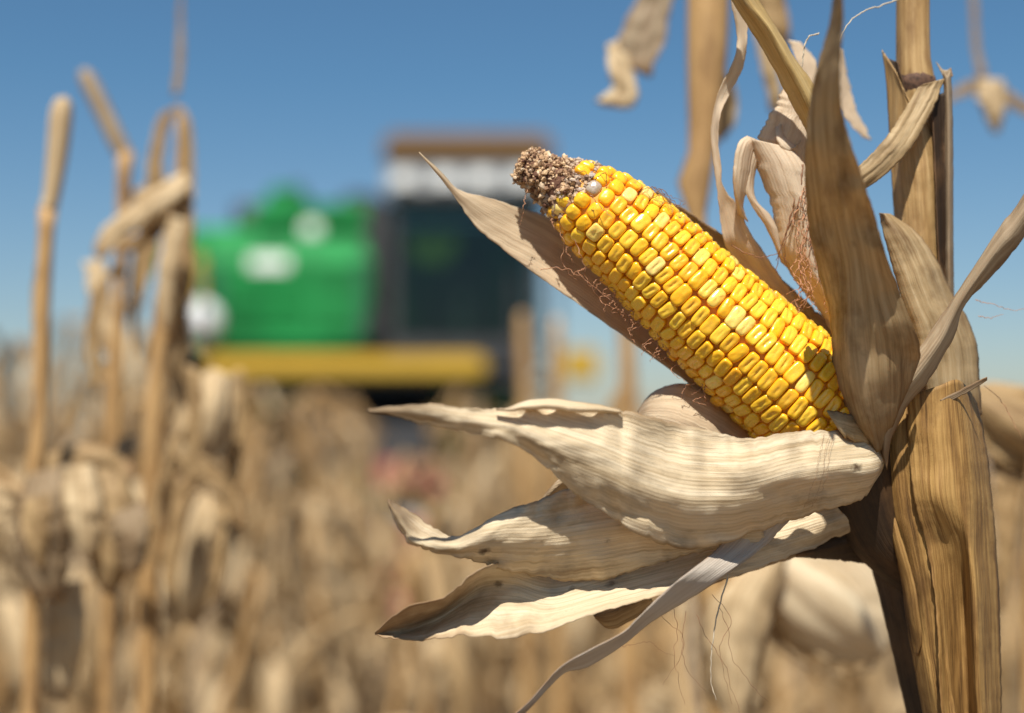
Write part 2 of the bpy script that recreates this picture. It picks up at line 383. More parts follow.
ear_axis = [(517, 161, 4, 19), (526, 166, 4, 21), (547, 178, 3, 25), (572, 191, 2, 36), (599, 212, 1, 47), (648, 253, 0, 53.5), (690, 295, 0, 56.5), (741, 342, 2, 60.5), (793, 388, 5, 64), (836, 425, 8, 62)]
AX = np.array([(*P(a, b, z), r * (D0 + z * U) / F_PX) for a, b, z, r in ear_axis])
tt = even(AX[:, :3], 400); AQ = cr(AX, tt)
AS = np.r_[0, np.cumsum(np.linalg.norm(np.diff(AQ[:, :3], axis=0), axis=1))]
def ax(s):
    q = np.array([np.interp(s, AS, AQ[:, k]) for k in range(4)])
    e = .002; a = np.array([np.interp(s - e, AS, AQ[:, k]) for k in range(3)]); b = np.array([np.interp(s + e, AS, AQ[:, k]) for k in range(3)])
    T = (b - a) / np.linalg.norm(b - a)          # towards the base
    toC = np.array((0, 0, CAM_H)) - q[:3]; N = toC - T * toC.dot(T); N /= np.linalg.norm(N)
    B = np.cross(T, N)
    return q[:3], T, N, B, q[3]
def proj(p):
    v = np.asarray(p) - np.array((0, 0, CAM_H)); d = v[1] * cp + v[2] * sp; y = -v[1] * sp + v[2] * cp
    return 512 + v[0] / d * F_PX, H / 2 - y / d * F_PX, d
s_first = np.interp(570, [proj(q[:3])[0] for q in AQ], AS)
# the cob core is the ear's own mesh
core = []
for s in np.linspace(s_first, AS[-1], 40):
    c, T, N, B, r = ax(s); core.append((*c, r - 6.0 * U))
ear = tube_w('ear', core, M['core'], plant, seg=36, n=80, rough=.05)
ear['label'] = 'ripe yellow corn ear pulled out of its husk'
EARW = Vector(plant.location)

NR = 16
def kernel_shape(w, l, h, dent, rr, round_, jit):
    """crown up +z, x across the row, y along the row"""
    rings = [(0.0, 0.0), (.28, 0.0), (.5, -.004), (.70, -.022), (.85, -.075), (.95, -.19), (1.0, -.42), (1.0, -.8), (.9, -1.3)]
    seg = 18; e = 3.9 - round_ * 1.5; V = []; Hh = []; Dn = []; Fc = []
    for k, (q, z) in enumerate(rings):
        for j in range(seg if k else 1):
            a = 2 * math.pi * j / seg; ca, sa = math.cos(a), math.sin(a)
            x = math.copysign(abs(ca) ** (2 / e), ca) * q; y = math.copysign(abs(sa) ** (2 / e), sa) * q
            zz = z - round_ * .35 * q * q
            dd = math.exp(-(y / .17) ** 2 - (x / .48) ** 4)
            wob = 1 + .07 * nz(x * 1.6 + jit, y * 1.6, jit * .37)
            V.append((x * w * wob, y * l * wob, (zz - dent * dd + .10 * nz(x * 2.2, y * 2.2, jit)) * h))
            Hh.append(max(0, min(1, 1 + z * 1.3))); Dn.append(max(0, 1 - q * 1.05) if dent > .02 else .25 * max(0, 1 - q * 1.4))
    for j in range(seg): Fc.append((0, 1 + j, 1 + (j + 1) % seg))
    for k in range(len(rings) - 2):
        o = 1 + k * seg
        for j in range(seg): Fc.append((o + j, o + seg + j, o + seg + (j + 1) % seg, o + (j + 1) % seg))
    return np.array(V), Fc, Hh, Dn
KS = []
rk = random.Random(11)
for row in range(NR):
    ph0 = 2 * math.pi * row / NR
    s = s_first + U * rk.uniform(-2, 6)
    idx = 0
    while s < AS[-1] - 4 * U:
        c, T, N, B, r = ax(s)
        tipf = max(0, 1 - (s - s_first) / (70 * U))
        pitch = U * (12.6 + 4.2 * tipf) * rk.uniform(.93, 1.07)
        big = rk.random() < .035 and tipf < .2
        ph = ph0 + (s - s_first) / (420 * U) * .28 + rk.uniform(-.022, .022) + .012 * math.sin(s / U * .03 + row)
        d = N * math.cos(ph) + B * math.sin(ph); side = -N * math.sin(ph) + B * math.cos(ph)
        rt = r * (1 + rk.uniform(-.018, .02) + (.03 if big else 0))
        w = math.pi * r / NR * rk.uniform(1.0, 1.07) * (1.12 if big else 1); l = pitch / 2 * rk.uniform(1.0, 1.06) * (1.15 if big else 1)
        h = 8.0 * U * (1 + .1 * tipf)
        dent = 0 if (tipf > .45 or big or rk.random() < .12) else rk.uniform(.05, .24)
        rn = min(1, max(0, rk.gauss(.45, .2)));
        if rk.random() < .06: rn = rk.uniform(.88, 1)
        V, Fc, Hh, Dn = kernel_shape(w, l, h, dent, rn, .55 + .3 * tipf if dent == 0 else rk.uniform(0, .35), rk.random() * 90)
        a = rk.uniform(-.12, .12); ca, sa = math.cos(a), math.sin(a)
        tl = rk.uniform(-.10, .10); tl2 = rk.uniform(-.06, .06)
        x = V[:, 0] * ca - V[:, 1] * sa; y = V[:, 0] * sa + V[:, 1] * ca; z = V[:, 2] + tl * y + tl2 * x
        # the flanks narrow towards the cob's centre
        nar = 1 + z / r * .9
        X = c + d * rt + np.outer(x * nar, side) + np.outer(y, T) + np.outer(z, d)
        px, py, dep = proj(c + d * rt)
        mold = 0.0
        if math.hypot(px - 603, py - 187) < 9: mold = 1.0
        skip = (px < 598 and py < 196 and math.hypot(px - 570, py - 180) < 16) or (tipf > .75 and rk.random() < .15)
        if not skip:
            view = np.array((0, 0, CAM_H)) - (c + d * rt); view /= np.linalg.norm(view)
            vis = d.dot(view) * w * l
            if py > 436 or px > 846 or (px > 832 and py < 350): vis *= .01
            KS.append((vis, X, Fc, Hh, Dn, rn, mold))
        s += pitch
KS.sort(key=lambda k: -k[0])
def kmesh(items, name):
    V = []; Fc = []; hh = []; dn = []; rn = []; mo = []
    for _, X, F_, h, d, r, m in items:
        b = len(V); V += [tuple(v) for v in X]; Fc += [tuple(i + b for i in f) for f in F_]
        hh += h; dn += d; rn += [r] * len(X); mo += [m] * len(X)
    me = mesh(name, V, Fc)
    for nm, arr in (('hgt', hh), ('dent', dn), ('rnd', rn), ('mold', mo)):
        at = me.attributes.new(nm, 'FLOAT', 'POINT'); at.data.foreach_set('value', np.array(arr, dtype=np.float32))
    return me
def sub(o, par, top=None):
    """make o a child of par without moving it (all meshes are in world coordinates)"""
    o.parent = par; o.matrix_parent_inverse = par.matrix_world.inverted(); return o
bpy.context.view_layer.update()
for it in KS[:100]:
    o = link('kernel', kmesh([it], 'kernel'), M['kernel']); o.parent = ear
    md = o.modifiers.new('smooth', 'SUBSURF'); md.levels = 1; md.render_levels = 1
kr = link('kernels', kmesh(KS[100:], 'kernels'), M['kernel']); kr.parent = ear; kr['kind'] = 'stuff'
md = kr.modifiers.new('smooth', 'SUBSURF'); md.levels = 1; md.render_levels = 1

# bare chaffy cob end
def cob_tip():
    r_ = random.Random(5); V = []; Fc = []; rn = []; mo = []
    bm = bmesh.new(); bmesh.ops.create_icosphere(bm, subdivisions=1, radius=1); bv = [v.co.copy() for v in bm.verts]; bf = [[v.index for v in f.verts] for f in bm.faces]; bm.free()
    def blob(p, sz, ax3, rv, mv):
        b = len(V); q = Vector(ax3).to_track_quat('Z', 'Y').to_matrix(); j = r_.random() * 50
        sx, sy, s_z = r_.uniform(.7, 1.2), r_.uniform(.7, 1.2), r_.uniform(.6, 1.35)
        for v in bv:
            k = 1 + .75 * nz(v.x * 1.3 + j, v.y * 1.3, v.z * 1.3)
            w_ = q @ Vector((v.x * sx * k, v.y * sy * k, v.z * s_z * k)); V.append(tuple(np.array(p) + np.array(w_) * sz)); rn.append(rv); mo.append(mv)
        Fc.extend([tuple(i + b for i in f) for f in bf])
    s_end = s_first + 44 * U
    for k in range(4200):
        s = r_.uniform(U * 2, s_end); a = r_.uniform(0, 6.283)
        if k % 3 == 0: s = r_.uniform(s_first - 8 * U, s_end); a = r_.uniform(-1.5, 1.5)
        c, T, N, B, r = ax(s)
        d = N * math.cos(a) + B * math.sin(a)
        rr = r * .95
        if s > s_first: rr = r - 5 * U
        if s < 7 * U: rr *= math.sqrt(max(.15, s / (7 * U)))
        rr *= 1 + .22 * nz(math.cos(a) * 2.2, math.sin(a) * 2.2, s / U * .10) + .10 * nz(math.cos(a) * 6, math.sin(a) * 6, s / U * .3)
        p = c + d * (rr - r_.uniform(0, 4) * U); px, py, _ = proj(p)
        if s > s_first + 12 * U and math.hypot(px - 571, py - 180) > 19: continue
        mv = 0.0
        if px > 566 and py < 196: mv = min(1, max(0, (px - 562) / 22 + r_.uniform(-.5, .2))) * (1 if nz(px * .11, py * .11, 4) > -.05 else .1)
        if 545 < px < 565 and py > 192 and r_.random() < .5: mv = r_.uniform(.3, .9)
        blob(p, U * r_.choice((.8, 1.2, 1.6, 2.2, 3.0)) * r_.uniform(.8, 1.2) * (.8 if s < 20 * U else 1), d + .6 * np.array([r_.uniform(-1, 1) for _ in range(3)]), min(1, max(0, r_.gauss(.5, .27))), mv)
    me = mesh('cob_tip', V, Fc)
    for nm, arr in (('rnd', rn), ('mold', mo)):
        at = me.attributes.new(nm, 'FLOAT', 'POINT'); at.data.foreach_set('value', np.array(arr, dtype=np.float32))
    o = link('cob_tip', me, M['chaff'], smooth=False); o.parent = ear
    core = [(*ax(s)[0], max(1.5 * U, (ax(s)[4] - 4 * U) * min(1, math.sqrt((s + U) / (14 * U))))) for s in np.linspace(2 * U, s_first - 3 * U, 12)]
    o2 = tube_w('cob_core_end', core, M['chaff'], None, seg=24, n=30, rough=.1); o2.parent = ear
cob_tip()

def husk(rows, mat, name='husk', **kw):
    o = blade(name, rows, M[mat], None, **kw); o.parent = ear; return o
def pair(L): return [[(a, b, c), (d, e, f)] for a, b, c, d, e, f in L]
# husk leaf behind the cob, running out past its tip
husk([[(419, 152, -12), (420, 154, -13), (421, 155, -12)], [(440, 171, -6), (439, 173, -9), (437, 174, -8)], [(456, 188, 2), (455, 190, -3), (452, 193, -2)],
      [(472, 194, 8), (468, 200, 0), (462, 208, 2)], [(493, 199, 18), (486, 212, 8), (477, 228, 4)], [(520, 208, 34), (512, 226, 22), (500, 247, 6)],
      [(552, 218, 58), (548, 245, 40), (540, 277, 8)], [(606, 246, 72), (594, 276, 56), (580, 305, 12)], [(656, 292, 80), (648, 322, 66), (640, 348, 16)],
      [(706, 340, 84), (704, 366, 70), (700, 392, 18)], [(764, 410, 84), (758, 425, 74), (750, 436, 24)], [(835, 465, 80), (832, 480, 70), (830, 490, 30)]],
     'husk_pink', folds=(2.5, 4), ripple=(3, 2), ragged=1.2, seed=1, n=110, m=20)
# grey edge of husk showing past the cob's upper side
husk(pair([(656, 191, 40, 640, 215, 70), (690, 213, 42, 672, 236, 70), (720, 233, 44, 702, 258, 72), (750, 256, 44, 732, 284, 74), (781, 279, 42, 762, 312, 74), (824, 317, 40, 804, 350, 74), (870, 355, 40, 840, 390, 70)]),
     'grey_leaf', seed=2, ragged=1.5)
# rounded pinkish lobe below the cob
husk(pair([(765, 445, 40, 755, 475, 30), (752, 430, 38, 735, 470, 20), (728, 404, 34, 705, 462, 5), (702, 388, 30, 682, 452, -5), (676, 384, 28, 662, 440, -8), (652, 393, 28, 647, 430, 0), (638, 411, 32, 638, 418, 18)]),
     'husk_pink', bulge=-26, seed=3, folds=(4, 4))
# large cream husk leaf sweeping left in front
husk([[(876, 434, -5), (884, 462, -30), (872, 489, -12)], [(850, 431, -52), (868, 468, -72), (856, 502, -42)], [(800, 431, -80), (806, 476, -98), (812, 514, -58)],
      [(745, 438, -92), (752, 490, -108), (762, 530, -66)], [(715, 431, -98), (716, 492, -112), (718, 545, -78)], [(680, 424, -104), (680, 490, -118), (682, 549, -86)],
      [(640, 414, -112), (640, 478, -124), (642, 537, -98)], [(600, 406, -122), (602, 462, -134), (606, 514, -112)], [(560, 402, -132), (564, 448, -142), (573, 492, -124)],
      [(525, 404, -142), (531, 434, -152), (541, 463, -138)], [(500, 409, -152), (503, 425, -160), (506, 441, -150)], [(460, 407, -166), (462, 419, -172), (465, 432, -162)],
      [(430, 404, -178), (429, 414, -182), (428, 425, -174)], [(395, 406, -190), (395, 411, -192), (394, 416, -188)], [(368, 409, -200), (368, 411, -200), (368, 412, -200)]],
     'husk', folds=(8, 3.6), ripple=(6, 4.5), ragged=1.8, crk=1.7, seed=4, n=150, m=36, rib=.05, ribw=5)
# rolled upper rim of the big leaf
husk(pair([(622, 411, -118, 621, 413, -119), (600, 405, -126, 596, 412, -133), (578, 402, -134, 575, 412, -142), (552, 399, -142, 550, 409, -150), (525, 401, -148, 524, 410, -156), (508, 408, -152, 509, 411, -156), (496, 409, -154, 496, 410, -155)]), 'husk', bulge=-6, seed=21, n=30, m=8)
# second husk leaf, curled tip
husk([[(760, 500, -35), (762, 525, -48), (765, 540, -40)], [(700, 492, -55), (700, 525, -66), (700, 552, -55)], [(640, 480, -66), (640, 525, -80), (640, 569, -60)],
      [(600, 478, -72), (600, 530, -90), (602, 579, -62)], [(565, 489, -84), (563, 535, -98), (560, 580, -70)], [(540, 500, -92), (533, 538, -104), (525, 574, -80)],
      [(515, 507, -98), (506, 538, -110), (495, 568, -88)], [(486, 521, -100), (478, 541, -114), (470, 560, -98)], [(460, 536, -98), (453, 546, -114), (446, 555, -106)],
      [(441, 531, -96), (432, 544, -116), (426, 550, -110)], [(420, 518, -100), (412, 535, -118), (408, 542, -114)], [(402, 507, -108), (400, 518, -122), (398, 528, -118)], [(388, 499, -124), (388, 502, -126), (388, 504, -125)]],
     'husk', folds=(6, 3.6), ripple=(6, 4.5), ragged=1.8, crk=1.8, seed=5, n=120, m=30, rib=.05, ribw=5)
husk(pair([(690, 500, -40, 690, 545, -34), (640, 482, -44, 640, 540, -36), (603, 470, -48, 600, 536, -38), (580, 466, -52, 566, 526, -42), (562, 476, -54, 548, 512, -46), (546, 492, -54, 540, 502, -50)]), 'husk', seed=34, folds=(4, 4), n=50, m=16, ragged=1.6, crk=1.5)
# lowest flecked husk leaf with a folded brown tip
husk([[(905, 492, 34), (907, 508, 26), (908, 524, 34)], [(862, 500, 10), (866, 512, 2), (868, 526, 10)], [(800, 512, -4), (806, 532, -14), (812, 548, -6)], [(740, 526, -14), (740, 552, -34), (738, 575, -40)], [(690, 541, -20), (690, 565, -46), (690, 587, -72)],
      [(640, 550, -26), (640, 578, -58), (640, 601, -88)], [(590, 558, -32), (594, 590, -64), (597, 614, -96)], [(550, 562, -36), (550, 600, -68), (550, 629, -102)],
      [(512, 560, -72), (514, 590, -62), (515, 638, -104)], [(481, 569, -112), (484, 590, -58), (475, 637, -104)], [(460, 584, -118), (462, 602, -60), (445, 638, -102)],
      [(438, 600, -118), (440, 616, -64), (425, 639, -98)], [(412, 605, -116), (416, 626, -68), (405, 640, -92)], [(394, 616, -98), (397, 630, -72), (388, 638, -84)], [(375, 632, -76), (375, 634, -75), (375, 635, -74)]],
     'husk_fleck', folds=(4, 5), ripple=(5, 4.5), ragged=2.4, crk=2.0, seed=6, n=120, m=30)
# shaded pale strip curling down from under the big leaf
husk(pair([(745, 505, -44, 790, 520, -34), (720, 545, -60, 762, 548, -42), (690, 571, -112, 726, 575, -78), (663, 593, -122, 691, 598, -94), (638, 618, -126, 651, 622, -102), (622, 633, -126, 623, 645, -106),
           (591, 649, -126, 587, 667, -106), (563, 665, -124, 566, 672, -110), (545, 683, -114, 549, 687, -106), (530, 700, -116, 534, 704, -110), (505, 722, -118, 510, 727, -112)]), 'strip', folds=(1, 3), ripple=(2, 2), ragged=.6, seed=7, n=90, m=10)
# underside of the husk by its foot
husk(pair([(890, 485, 20, 880, 512, 38), (832, 500, 6, 836, 541, 34), (780, 515, -10, 796, 557, 26), (730, 538, -22, 736, 576, 16), (690, 556, -26, 694, 590, 8)]), 'grey_leaf', bulge=-10, seed=8, ragged=1.5, folds=(3, 5))
husk(pair([(912, 495, 36, 912, 578, 44), (862, 515, 26, 866, 564, 42), (825, 538, 22, 826, 559, 36), (796, 553, 22, 796, 557, 26)]), 'shade_leaf', bulge=-12, seed=9, folds=(3, 6))  # pointed husk, coloured near black for the shade at the ear's foot
husk(pair([(648, 590, 2, 655, 606, 6), (625, 601, 2, 628, 622, 6), (605, 610, 0, 610, 629, 4), (593, 615, -2, 596, 619, 0)]), 'brown_leaf', bulge=-4, seed=10, n=24, m=10, ragged=1.5)
sh = tube('shank', [(955, 610, 55, 18), (915, 575, 40, 22), (880, 535, 22, 30), (856, 470, 12, 40), (840, 424, 8, 50)], M['shade_leaf'], None, seg=20, rough=.08, seed=4); sh.parent = ear  # shank takes the painted shade colour instead of its own brown
# small torn scrap at the foot of the cob
husk(pair([(826, 410, -62, 840, 432, -66), (845, 413, -60, 850, 440, -66), (870, 420, -40, 874, 445, -44)]), 'brown_leaf', bulge=-6, seed=22, n=24, m=10, ragged=2)
# tall shaded husk leaf in front
husk([[(838, -40, -300), (840, -40, -306), (842, -40, -310)], [(830, 20, -262), (837, 20, -276), (843, 20, -284)], [(815, 75, -224), (828, 74, -244), (840, 70, -260)], [(808, 120, -192), (826, 118, -218), (843, 115, -238)],
      [(805, 170, -158), (831, 168, -188), (858, 165, -214)], [(808, 220, -124), (840, 216, -158), (873, 210, -184)], [(818, 270, -90), (850, 264, -134), (886, 255, -154)],
      [(829, 310, -66), (852, 308, -116), (903, 300, -122)], [(832, 342, -54), (853, 344, -106), (920, 346, -90)], [(835, 385, -42), (858, 386, -94), (915, 372, -70)], [(848, 420, -38), (866, 420, -78), (898, 412, -54)], [(872, 452, -20), (877, 452, -46), (885, 448, -30)]],
     'brown_leaf', folds=(5, 2.6), ripple=(5, 3), ragged=1.2, seed=11, n=120, m=24)
# papery husks standing behind the cob
husk(pair([(729, -60, 8, 735, -62, 4), (730, -8, 8, 737, -10, 4), (735, 20, 10, 747, 18, 2), (737, 40, 12, 747, 43, 2), (733, 62, 6, 743, 67, 14), (720, 88, 4, 730, 93, 12), (714, 110, 10, 721, 113, 2), (711, 135, 12, 718, 137, 4),
           (714, 165, 10, 721, 166, 6), (717, 190, 12, 723, 186, 10), (720, 215, 18, 738, 207, 20), (724, 242, 26, 751, 233, 26), (735, 264, 44, 771, 263, 34), (755, 288, 50, 788, 287, 40), (780, 315, 56, 805, 312, 46)]),
     'paper', folds=(2, 4), ripple=(2, 4), ragged=1.2, seed=12, n=130, m=12)
husk(pair([(747, 136, 2, 760, 141, 8), (738, 143, -8, 754, 148, 2), (734, 160, -10, 750, 168, 0), (733, 180, -6, 746, 192, 2), (735, 198, 2, 743, 207, 8), (738, 214, 14, 748, 222, 18)]), 'paper', bulge=-5, seed=13, n=40, m=12, ragged=.9)
husk(pair([(751, 146, 4, 762, 155, 8), (747, 172, 2, 754, 178, 8), (745, 190, 2, 756, 200, 8), (753, 208, 6, 770, 215, 12), (764, 224, 12, 779, 232, 16), (774, 244, 18, 784, 254, 22), (781, 262, 26, 792, 272, 28)]), 'paper', bulge=-4, seed=14, n=50, m=12, ragged=.9)
husk(pair([(745, 137, 6, 790, 148, 8), (754, 158, 8, 804, 162, 0), (767, 194, 12, 816, 196, -6), (775, 220, 16, 824, 226, -8), (781, 253, 22, 832, 260, -8), (799, 286, 32, 838, 290, -4), (820, 312, 38, 846, 320, 4), (838, 345, 44, 858, 350, 14)]),
     'paper', bulge=-14, folds=(5, 4), seed=15, n=80, m=20, ragged=1.6)
husk(pair([(786, 82, 24, 806, 92, 34), (777, 103, 18, 814, 113, 30), (766, 122, 14, 816, 134, 26), (757, 138, 14, 814, 152, 22), (760, 152, 18, 812, 172, 24)]), 'paper', bulge=-10, folds=(6, 5), seed=16, n=40, m=16, ragged=2.5)
husk(pair([(775, 128, 6, 781, 124, 10), (776, 138, 0, 783, 134, 4), (781, 147, -4, 789, 141, 2), (788, 151, -2, 797, 146, 6), (796, 146, 6, 801, 140, 10)]), 'paper', bulge=-3, seed=33, n=24, m=8, ragged=1)
# plant leaves around the ear
def leaf(rows, mat, name='leaf', **kw): return blade(name, rows, M[mat], plant, **kw)
leaf([[(706, -52, -42), (721, -54, -60), (732, -57, -42)], [(732, 0, -38), (745, -3, -58), (757, -5, -36)], [(753, 34, -32), (768, 27, -54), (775, 26, -32)], [(774, 69, -26), (789, 64, -46), (796, 60, -24)],
      [(791, 103, -18), (806, 96, -38), (816, 88, -16)], [(806, 130, -10), (818, 125, -28), (828, 118, -10)], [(822, 168, -4), (832, 162, -16), (840, 150, -4)]], 'yellow_leaf', seed=17, folds=(1.5, 5), ragged=.8, n=70, m=20)
leaf(pair([(834, 46, 160, 842, 50, 170), (834, 75, 160, 850, 85, 172), (836, 104, 160, 856, 108, 170), (847, 120, 162, 864, 124, 170), (862, 137, 165, 870, 140, 168)]), 'paper', seed=18, ragged=4, n=40, m=12)
leaf(pair([(788, 40, 120, 800, 42, 130), (796, 60, 120, 816, 62, 132), (800, 80, 120, 822, 84, 130), (806, 100, 120, 820, 104, 128)]), 'paper', seed=19, ragged=2, n=30, m=12)
# strap leaf hanging from the joint across the stalk
leaf(pair([(924, 84, 22, 946, 78, 36), (917, 89, 24, 940, 90, 28), (910, 101, 20, 935, 105, 20), (890, 132, 6, 914, 144, 8), (875, 150, -2, 889, 171, 2), (861, 164, -8, 868, 187, -2), (846, 176, -8, 850, 196, -4)]), 'brown_leaf', bulge=-4, seed=20, n=70, m=18, folds=(3, 6), crk=1.5)
# arched leaf between ear and stalk
leaf(pair([(879, 213, 20, 890, 214, 24), (884, 236, 6, 915, 231, 24), (892, 266, 2, 936, 259, 26), (902, 300, 0, 953, 295, 26), (910, 326, 0, 967, 318, 28), (916, 352, 2, 977, 346, 30), (920, 380, 4, 979, 378, 32), (924, 415, 8, 982, 415, 34)]),
     'brown_leaf', bulge=-22, folds=(6, 4), ripple=(4, 2), seed=23, n=80, m=22, ragged=.8, tear=.4)
# long thin leaf crossing from the right
leaf([[(1100, 60, -120), (1112, 84, -112), (1120, 100, -116)], [(1024, 194, -90), (1026, 214, -98), (1028, 232, -86)], [(1003, 222, -82), (1000, 245, -92), (992, 276, -76)], [(970, 273, -70), (968, 290, -80), (964, 306, -62)], [(950, 303, -62), (952, 318, -70), (955, 334, -50)],
      [(936, 323, -56), (940, 342, -66), (942, 358, -46)], [(911, 360, -50), (918, 372, -60), (926, 384, -44)], [(894, 382, -46), (902, 392, -56), (910, 402, -42)], [(884, 402, -42), (892, 412, -52), (898, 424, -40)], [(879, 420, -38), (885, 432, -46), (890, 444, -38)], [(879, 446, -30), (883, 458, -36), (887, 470, -32)]],
     'grey_leaf', seed=24, folds=(2, 4), n=100, m=16, ragged=1)
# stalk sheaths
def sheath(rows, mat='sheath', **kw):
    kw.setdefault('tear', 0); kw['ragged'] = kw.get('ragged', 1) * .5; return blade('leaf_sheath', rows, M[mat], plant, **kw)
sheath(pair([(886, 398, 4, 921, 392, -16), (880, 430, 0, 922, 425, -22), (878, 460, 0, 922, 458, -26), (882, 500, 2, 928, 500, -26), (891, 540, 4, 934, 545, -26), (901, 580, 6, 940, 590, -26), (907, 625, 8, 946, 640, -26), (914, 665, 10, 952, 690, -26), (924, 720, 12, 960, 740, -26), (940, 800, 14, 970, 810, -26)]),
       bulge=-8, folds=(5, 4), ripple=(3, 2), seed=25, ragged=1.6, n=110, m=20, rib=.12)
sheath([[(907, 396, -26), (938, 386, -44), (958, 380, -36), (974, 396, 12)], [(908, 430, -28), (938, 428, -46), (964, 424, -38), (982, 424, 14)], [(910, 462, -30), (940, 462, -46), (968, 458, -40), (987, 456, 16)], [(914, 500, -32), (942, 500, -50), (972, 500, -40), (992, 500, 18)],
        [(926, 545, -32), (958, 545, -30), (972, 545, -46), (996, 545, 20)], [(934, 590, -34), (962, 590, -12), (975, 590, -50), (999, 590, 20)], [(938, 640, -36), (964, 640, -8), (977, 640, -50), (1000, 640, 20)], [(940, 690, -36), (966, 690, -8), (979, 690, -50), (1001, 690, 20)], [(944, 740, -36), (970, 740, -8), (982, 740, -50), (1001, 740, 20)], [(952, 810, -36), (972, 810, -30), (985, 810, -44), (1004, 810, 20)]],
       folds=(4, 6), ripple=(2, 2), seed=26, ragged=2.2, n=120, m=36, rib=.14, ribw=4)
# loose sheath curl at the left rim
sheath(pair([(886, 500, 0, 889, 498, -4), (894, 545, -8, 902, 540, -16), (904, 585, -6, 914, 580, -18), (908, 615, -4, 919, 612, -18), (914, 640, 0, 922, 640, -14), (916, 655, 2, 918, 656, -4)]), 'sheath', bulge=-3, seed=27, n=40, m=8, ragged=1)
# second sheath lower left, its shade put into the dark colour
sheath(pair([(866, 548, 62, 918, 540, 40), (880, 600, 62, 932, 600, 36), (893, 655, 62, 944, 655, 36), (908, 720, 62, 955, 720, 36), (924, 800, 62, 970, 800, 40)]), 'shade_leaf', bulge=-14, seed=28, folds=(3, 6), n=60, m=18)
# sheath on the upper stalk
sheath([[(882, 50, 50), (896, 72, 34), (908, 98, 28), (922, 112, 30)], [(886, 80, 50), (902, 96, 34), (914, 116, 28), (928, 122, 30)], [(888, 110, 52), (902, 122, 36), (918, 136, 28), (933, 138, 32)], [(890, 150, 54), (903, 155, 36), (922, 165, 28), (936, 165, 34)],
        [(893, 200, 54), (906, 202, 36), (924, 206, 28), (939, 206, 36)], [(898, 260, 54), (910, 262, 36), (928, 264, 28), (941, 262, 36)], [(902, 320, 54), (915, 322, 36), (932, 322, 28), (944, 320, 36)], [(908, 390, 54), (920, 390, 36), (938, 390, 30), (950, 390, 40)]],
       'stalk', seed=29, folds=(3, 6), ripple=(1.5, 2), ragged=1.4, n=100, m=26, rib=.12)
sheath(pair([(932, 96, 27, 946, 92, 33), (933, 130, 27, 947, 130, 34), (935, 180, 26, 948, 180, 34), (937, 230, 26, 948, 230, 36), (939, 270, 28, 948, 280, 40), (943, 300, 32, 947, 310, 42)]), 'shade_leaf', bulge=2, seed=36, n=60, m=8, folds=(1, 3))  # dark strip added to paint the shade inside the sheath's gap
sheath([[(943, 70, 34), (947, 76, 28), (950, 70, 36)], [(944, 100, 36), (948, 100, 28), (952, 100, 38)], [(944, 160, 36), (949, 160, 28), (953, 160, 40)], [(945, 230, 38), (949, 230, 30), (953, 230, 42)], [(945, 300, 42), (950, 300, 34), (954, 300, 46)], [(946, 370, 58), (953, 370, 48), (957, 370, 54)]],
       'grey_leaf', seed=30, folds=(1, 4), ragged=1.2, n=80, m=12)
sheath(pair([(886, 58, 52, 898, 62, 46), (888, 74, 50, 902, 78, 44), (892, 90, 48, 906, 94, 42), (900, 104, 46, 908, 106, 42)]), 'shade_leaf', bulge=3, seed=37, n=24, m=8, folds=(1, 3))  # dark piece painting the shaded inside of the left flap
leaf(pair([(936, 62, 44, 941, 72, 40), (944, 70, 40, 946, 80, 38), (951, 68, 36, 953, 76, 36)]), 'grey_leaf', seed=31, n=16, m=8)
leaf(pair([(940, 400, -44, 942, 404, -42), (958, 391, -46, 959, 397, -44), (976, 382, -44, 978, 386, -42), (987, 377, -44, 987, 380, -42)]), 'grey_leaf', seed=32, n=24, m=6, ragged=1.5)

# fine silks and threads
def hairs(name, paths, mat, par, r=.55, seed=0, jit=1.5):
    rr = random.Random(seed); V = []; Fc = []
    for p in paths:
        p = np.array(p, float); n = 12 * len(p); q = cr(p, even(p, n)); ph = rr.random() * 50
        for i in range(len(q)):
            q[i, 0] += jit * nz(i * .25, ph); q[i, 1] += jit * nz(i * .25, ph + 9); q[i, 2] += jit * 2 * nz(i * .2, ph + 20)
        w = np.array([P(*x) for x in q]); T = np.gradient(w, axis=0); T /= np.linalg.norm(T, axis=1, keepdims=True)
        b = len(V); s = 5
        for i in range(len(w)):
            a = np.cross(T[i], (.2, -1, .3)); a /= np.linalg.norm(a); c = np.cross(a, T[i])
            R_ = r * U * (1 - .5 * i / len(w)) * (1 + .3 * nz(i * .4, ph))
            for j in range(s): V.append(w[i] + R_ * (a * math.cos(6.283 * j / s) + c * math.sin(6.283 * j / s)))
        for i in range(len(w) - 1):
            for j in range(s): Fc.append((b + i * s + j, b + i * s + (j + 1) % s, b + (i + 1) * s + (j + 1) % s, b + (i + 1) * s + j))
    o = link(name, mesh(name, V, Fc), M[mat]); o.parent = par; return o
hr = random.Random(21)
hairs('silk', [[(802, 165, -6), (800, 190, -10), (796, 212, -10), (787, 232, -6), (780, 250, -2), (776, 272, 4)], [(800, 166, -6), (795, 195, -10), (790, 218, -10), (782, 245, -4), (776, 260, 0)],
      [(801, 170, -6), (799, 200, -12), (793, 225, -12), (786, 240, -8)], [(732, 245, 0), (748, 254, -4), (764, 257, -4), (778, 254, -4)], [(803, 165, -8), (799, 200, -14), (792, 214, -12), (784, 250, -6), (790, 268, 0)]], 'silk', ear, .7, 2)
P2 = []
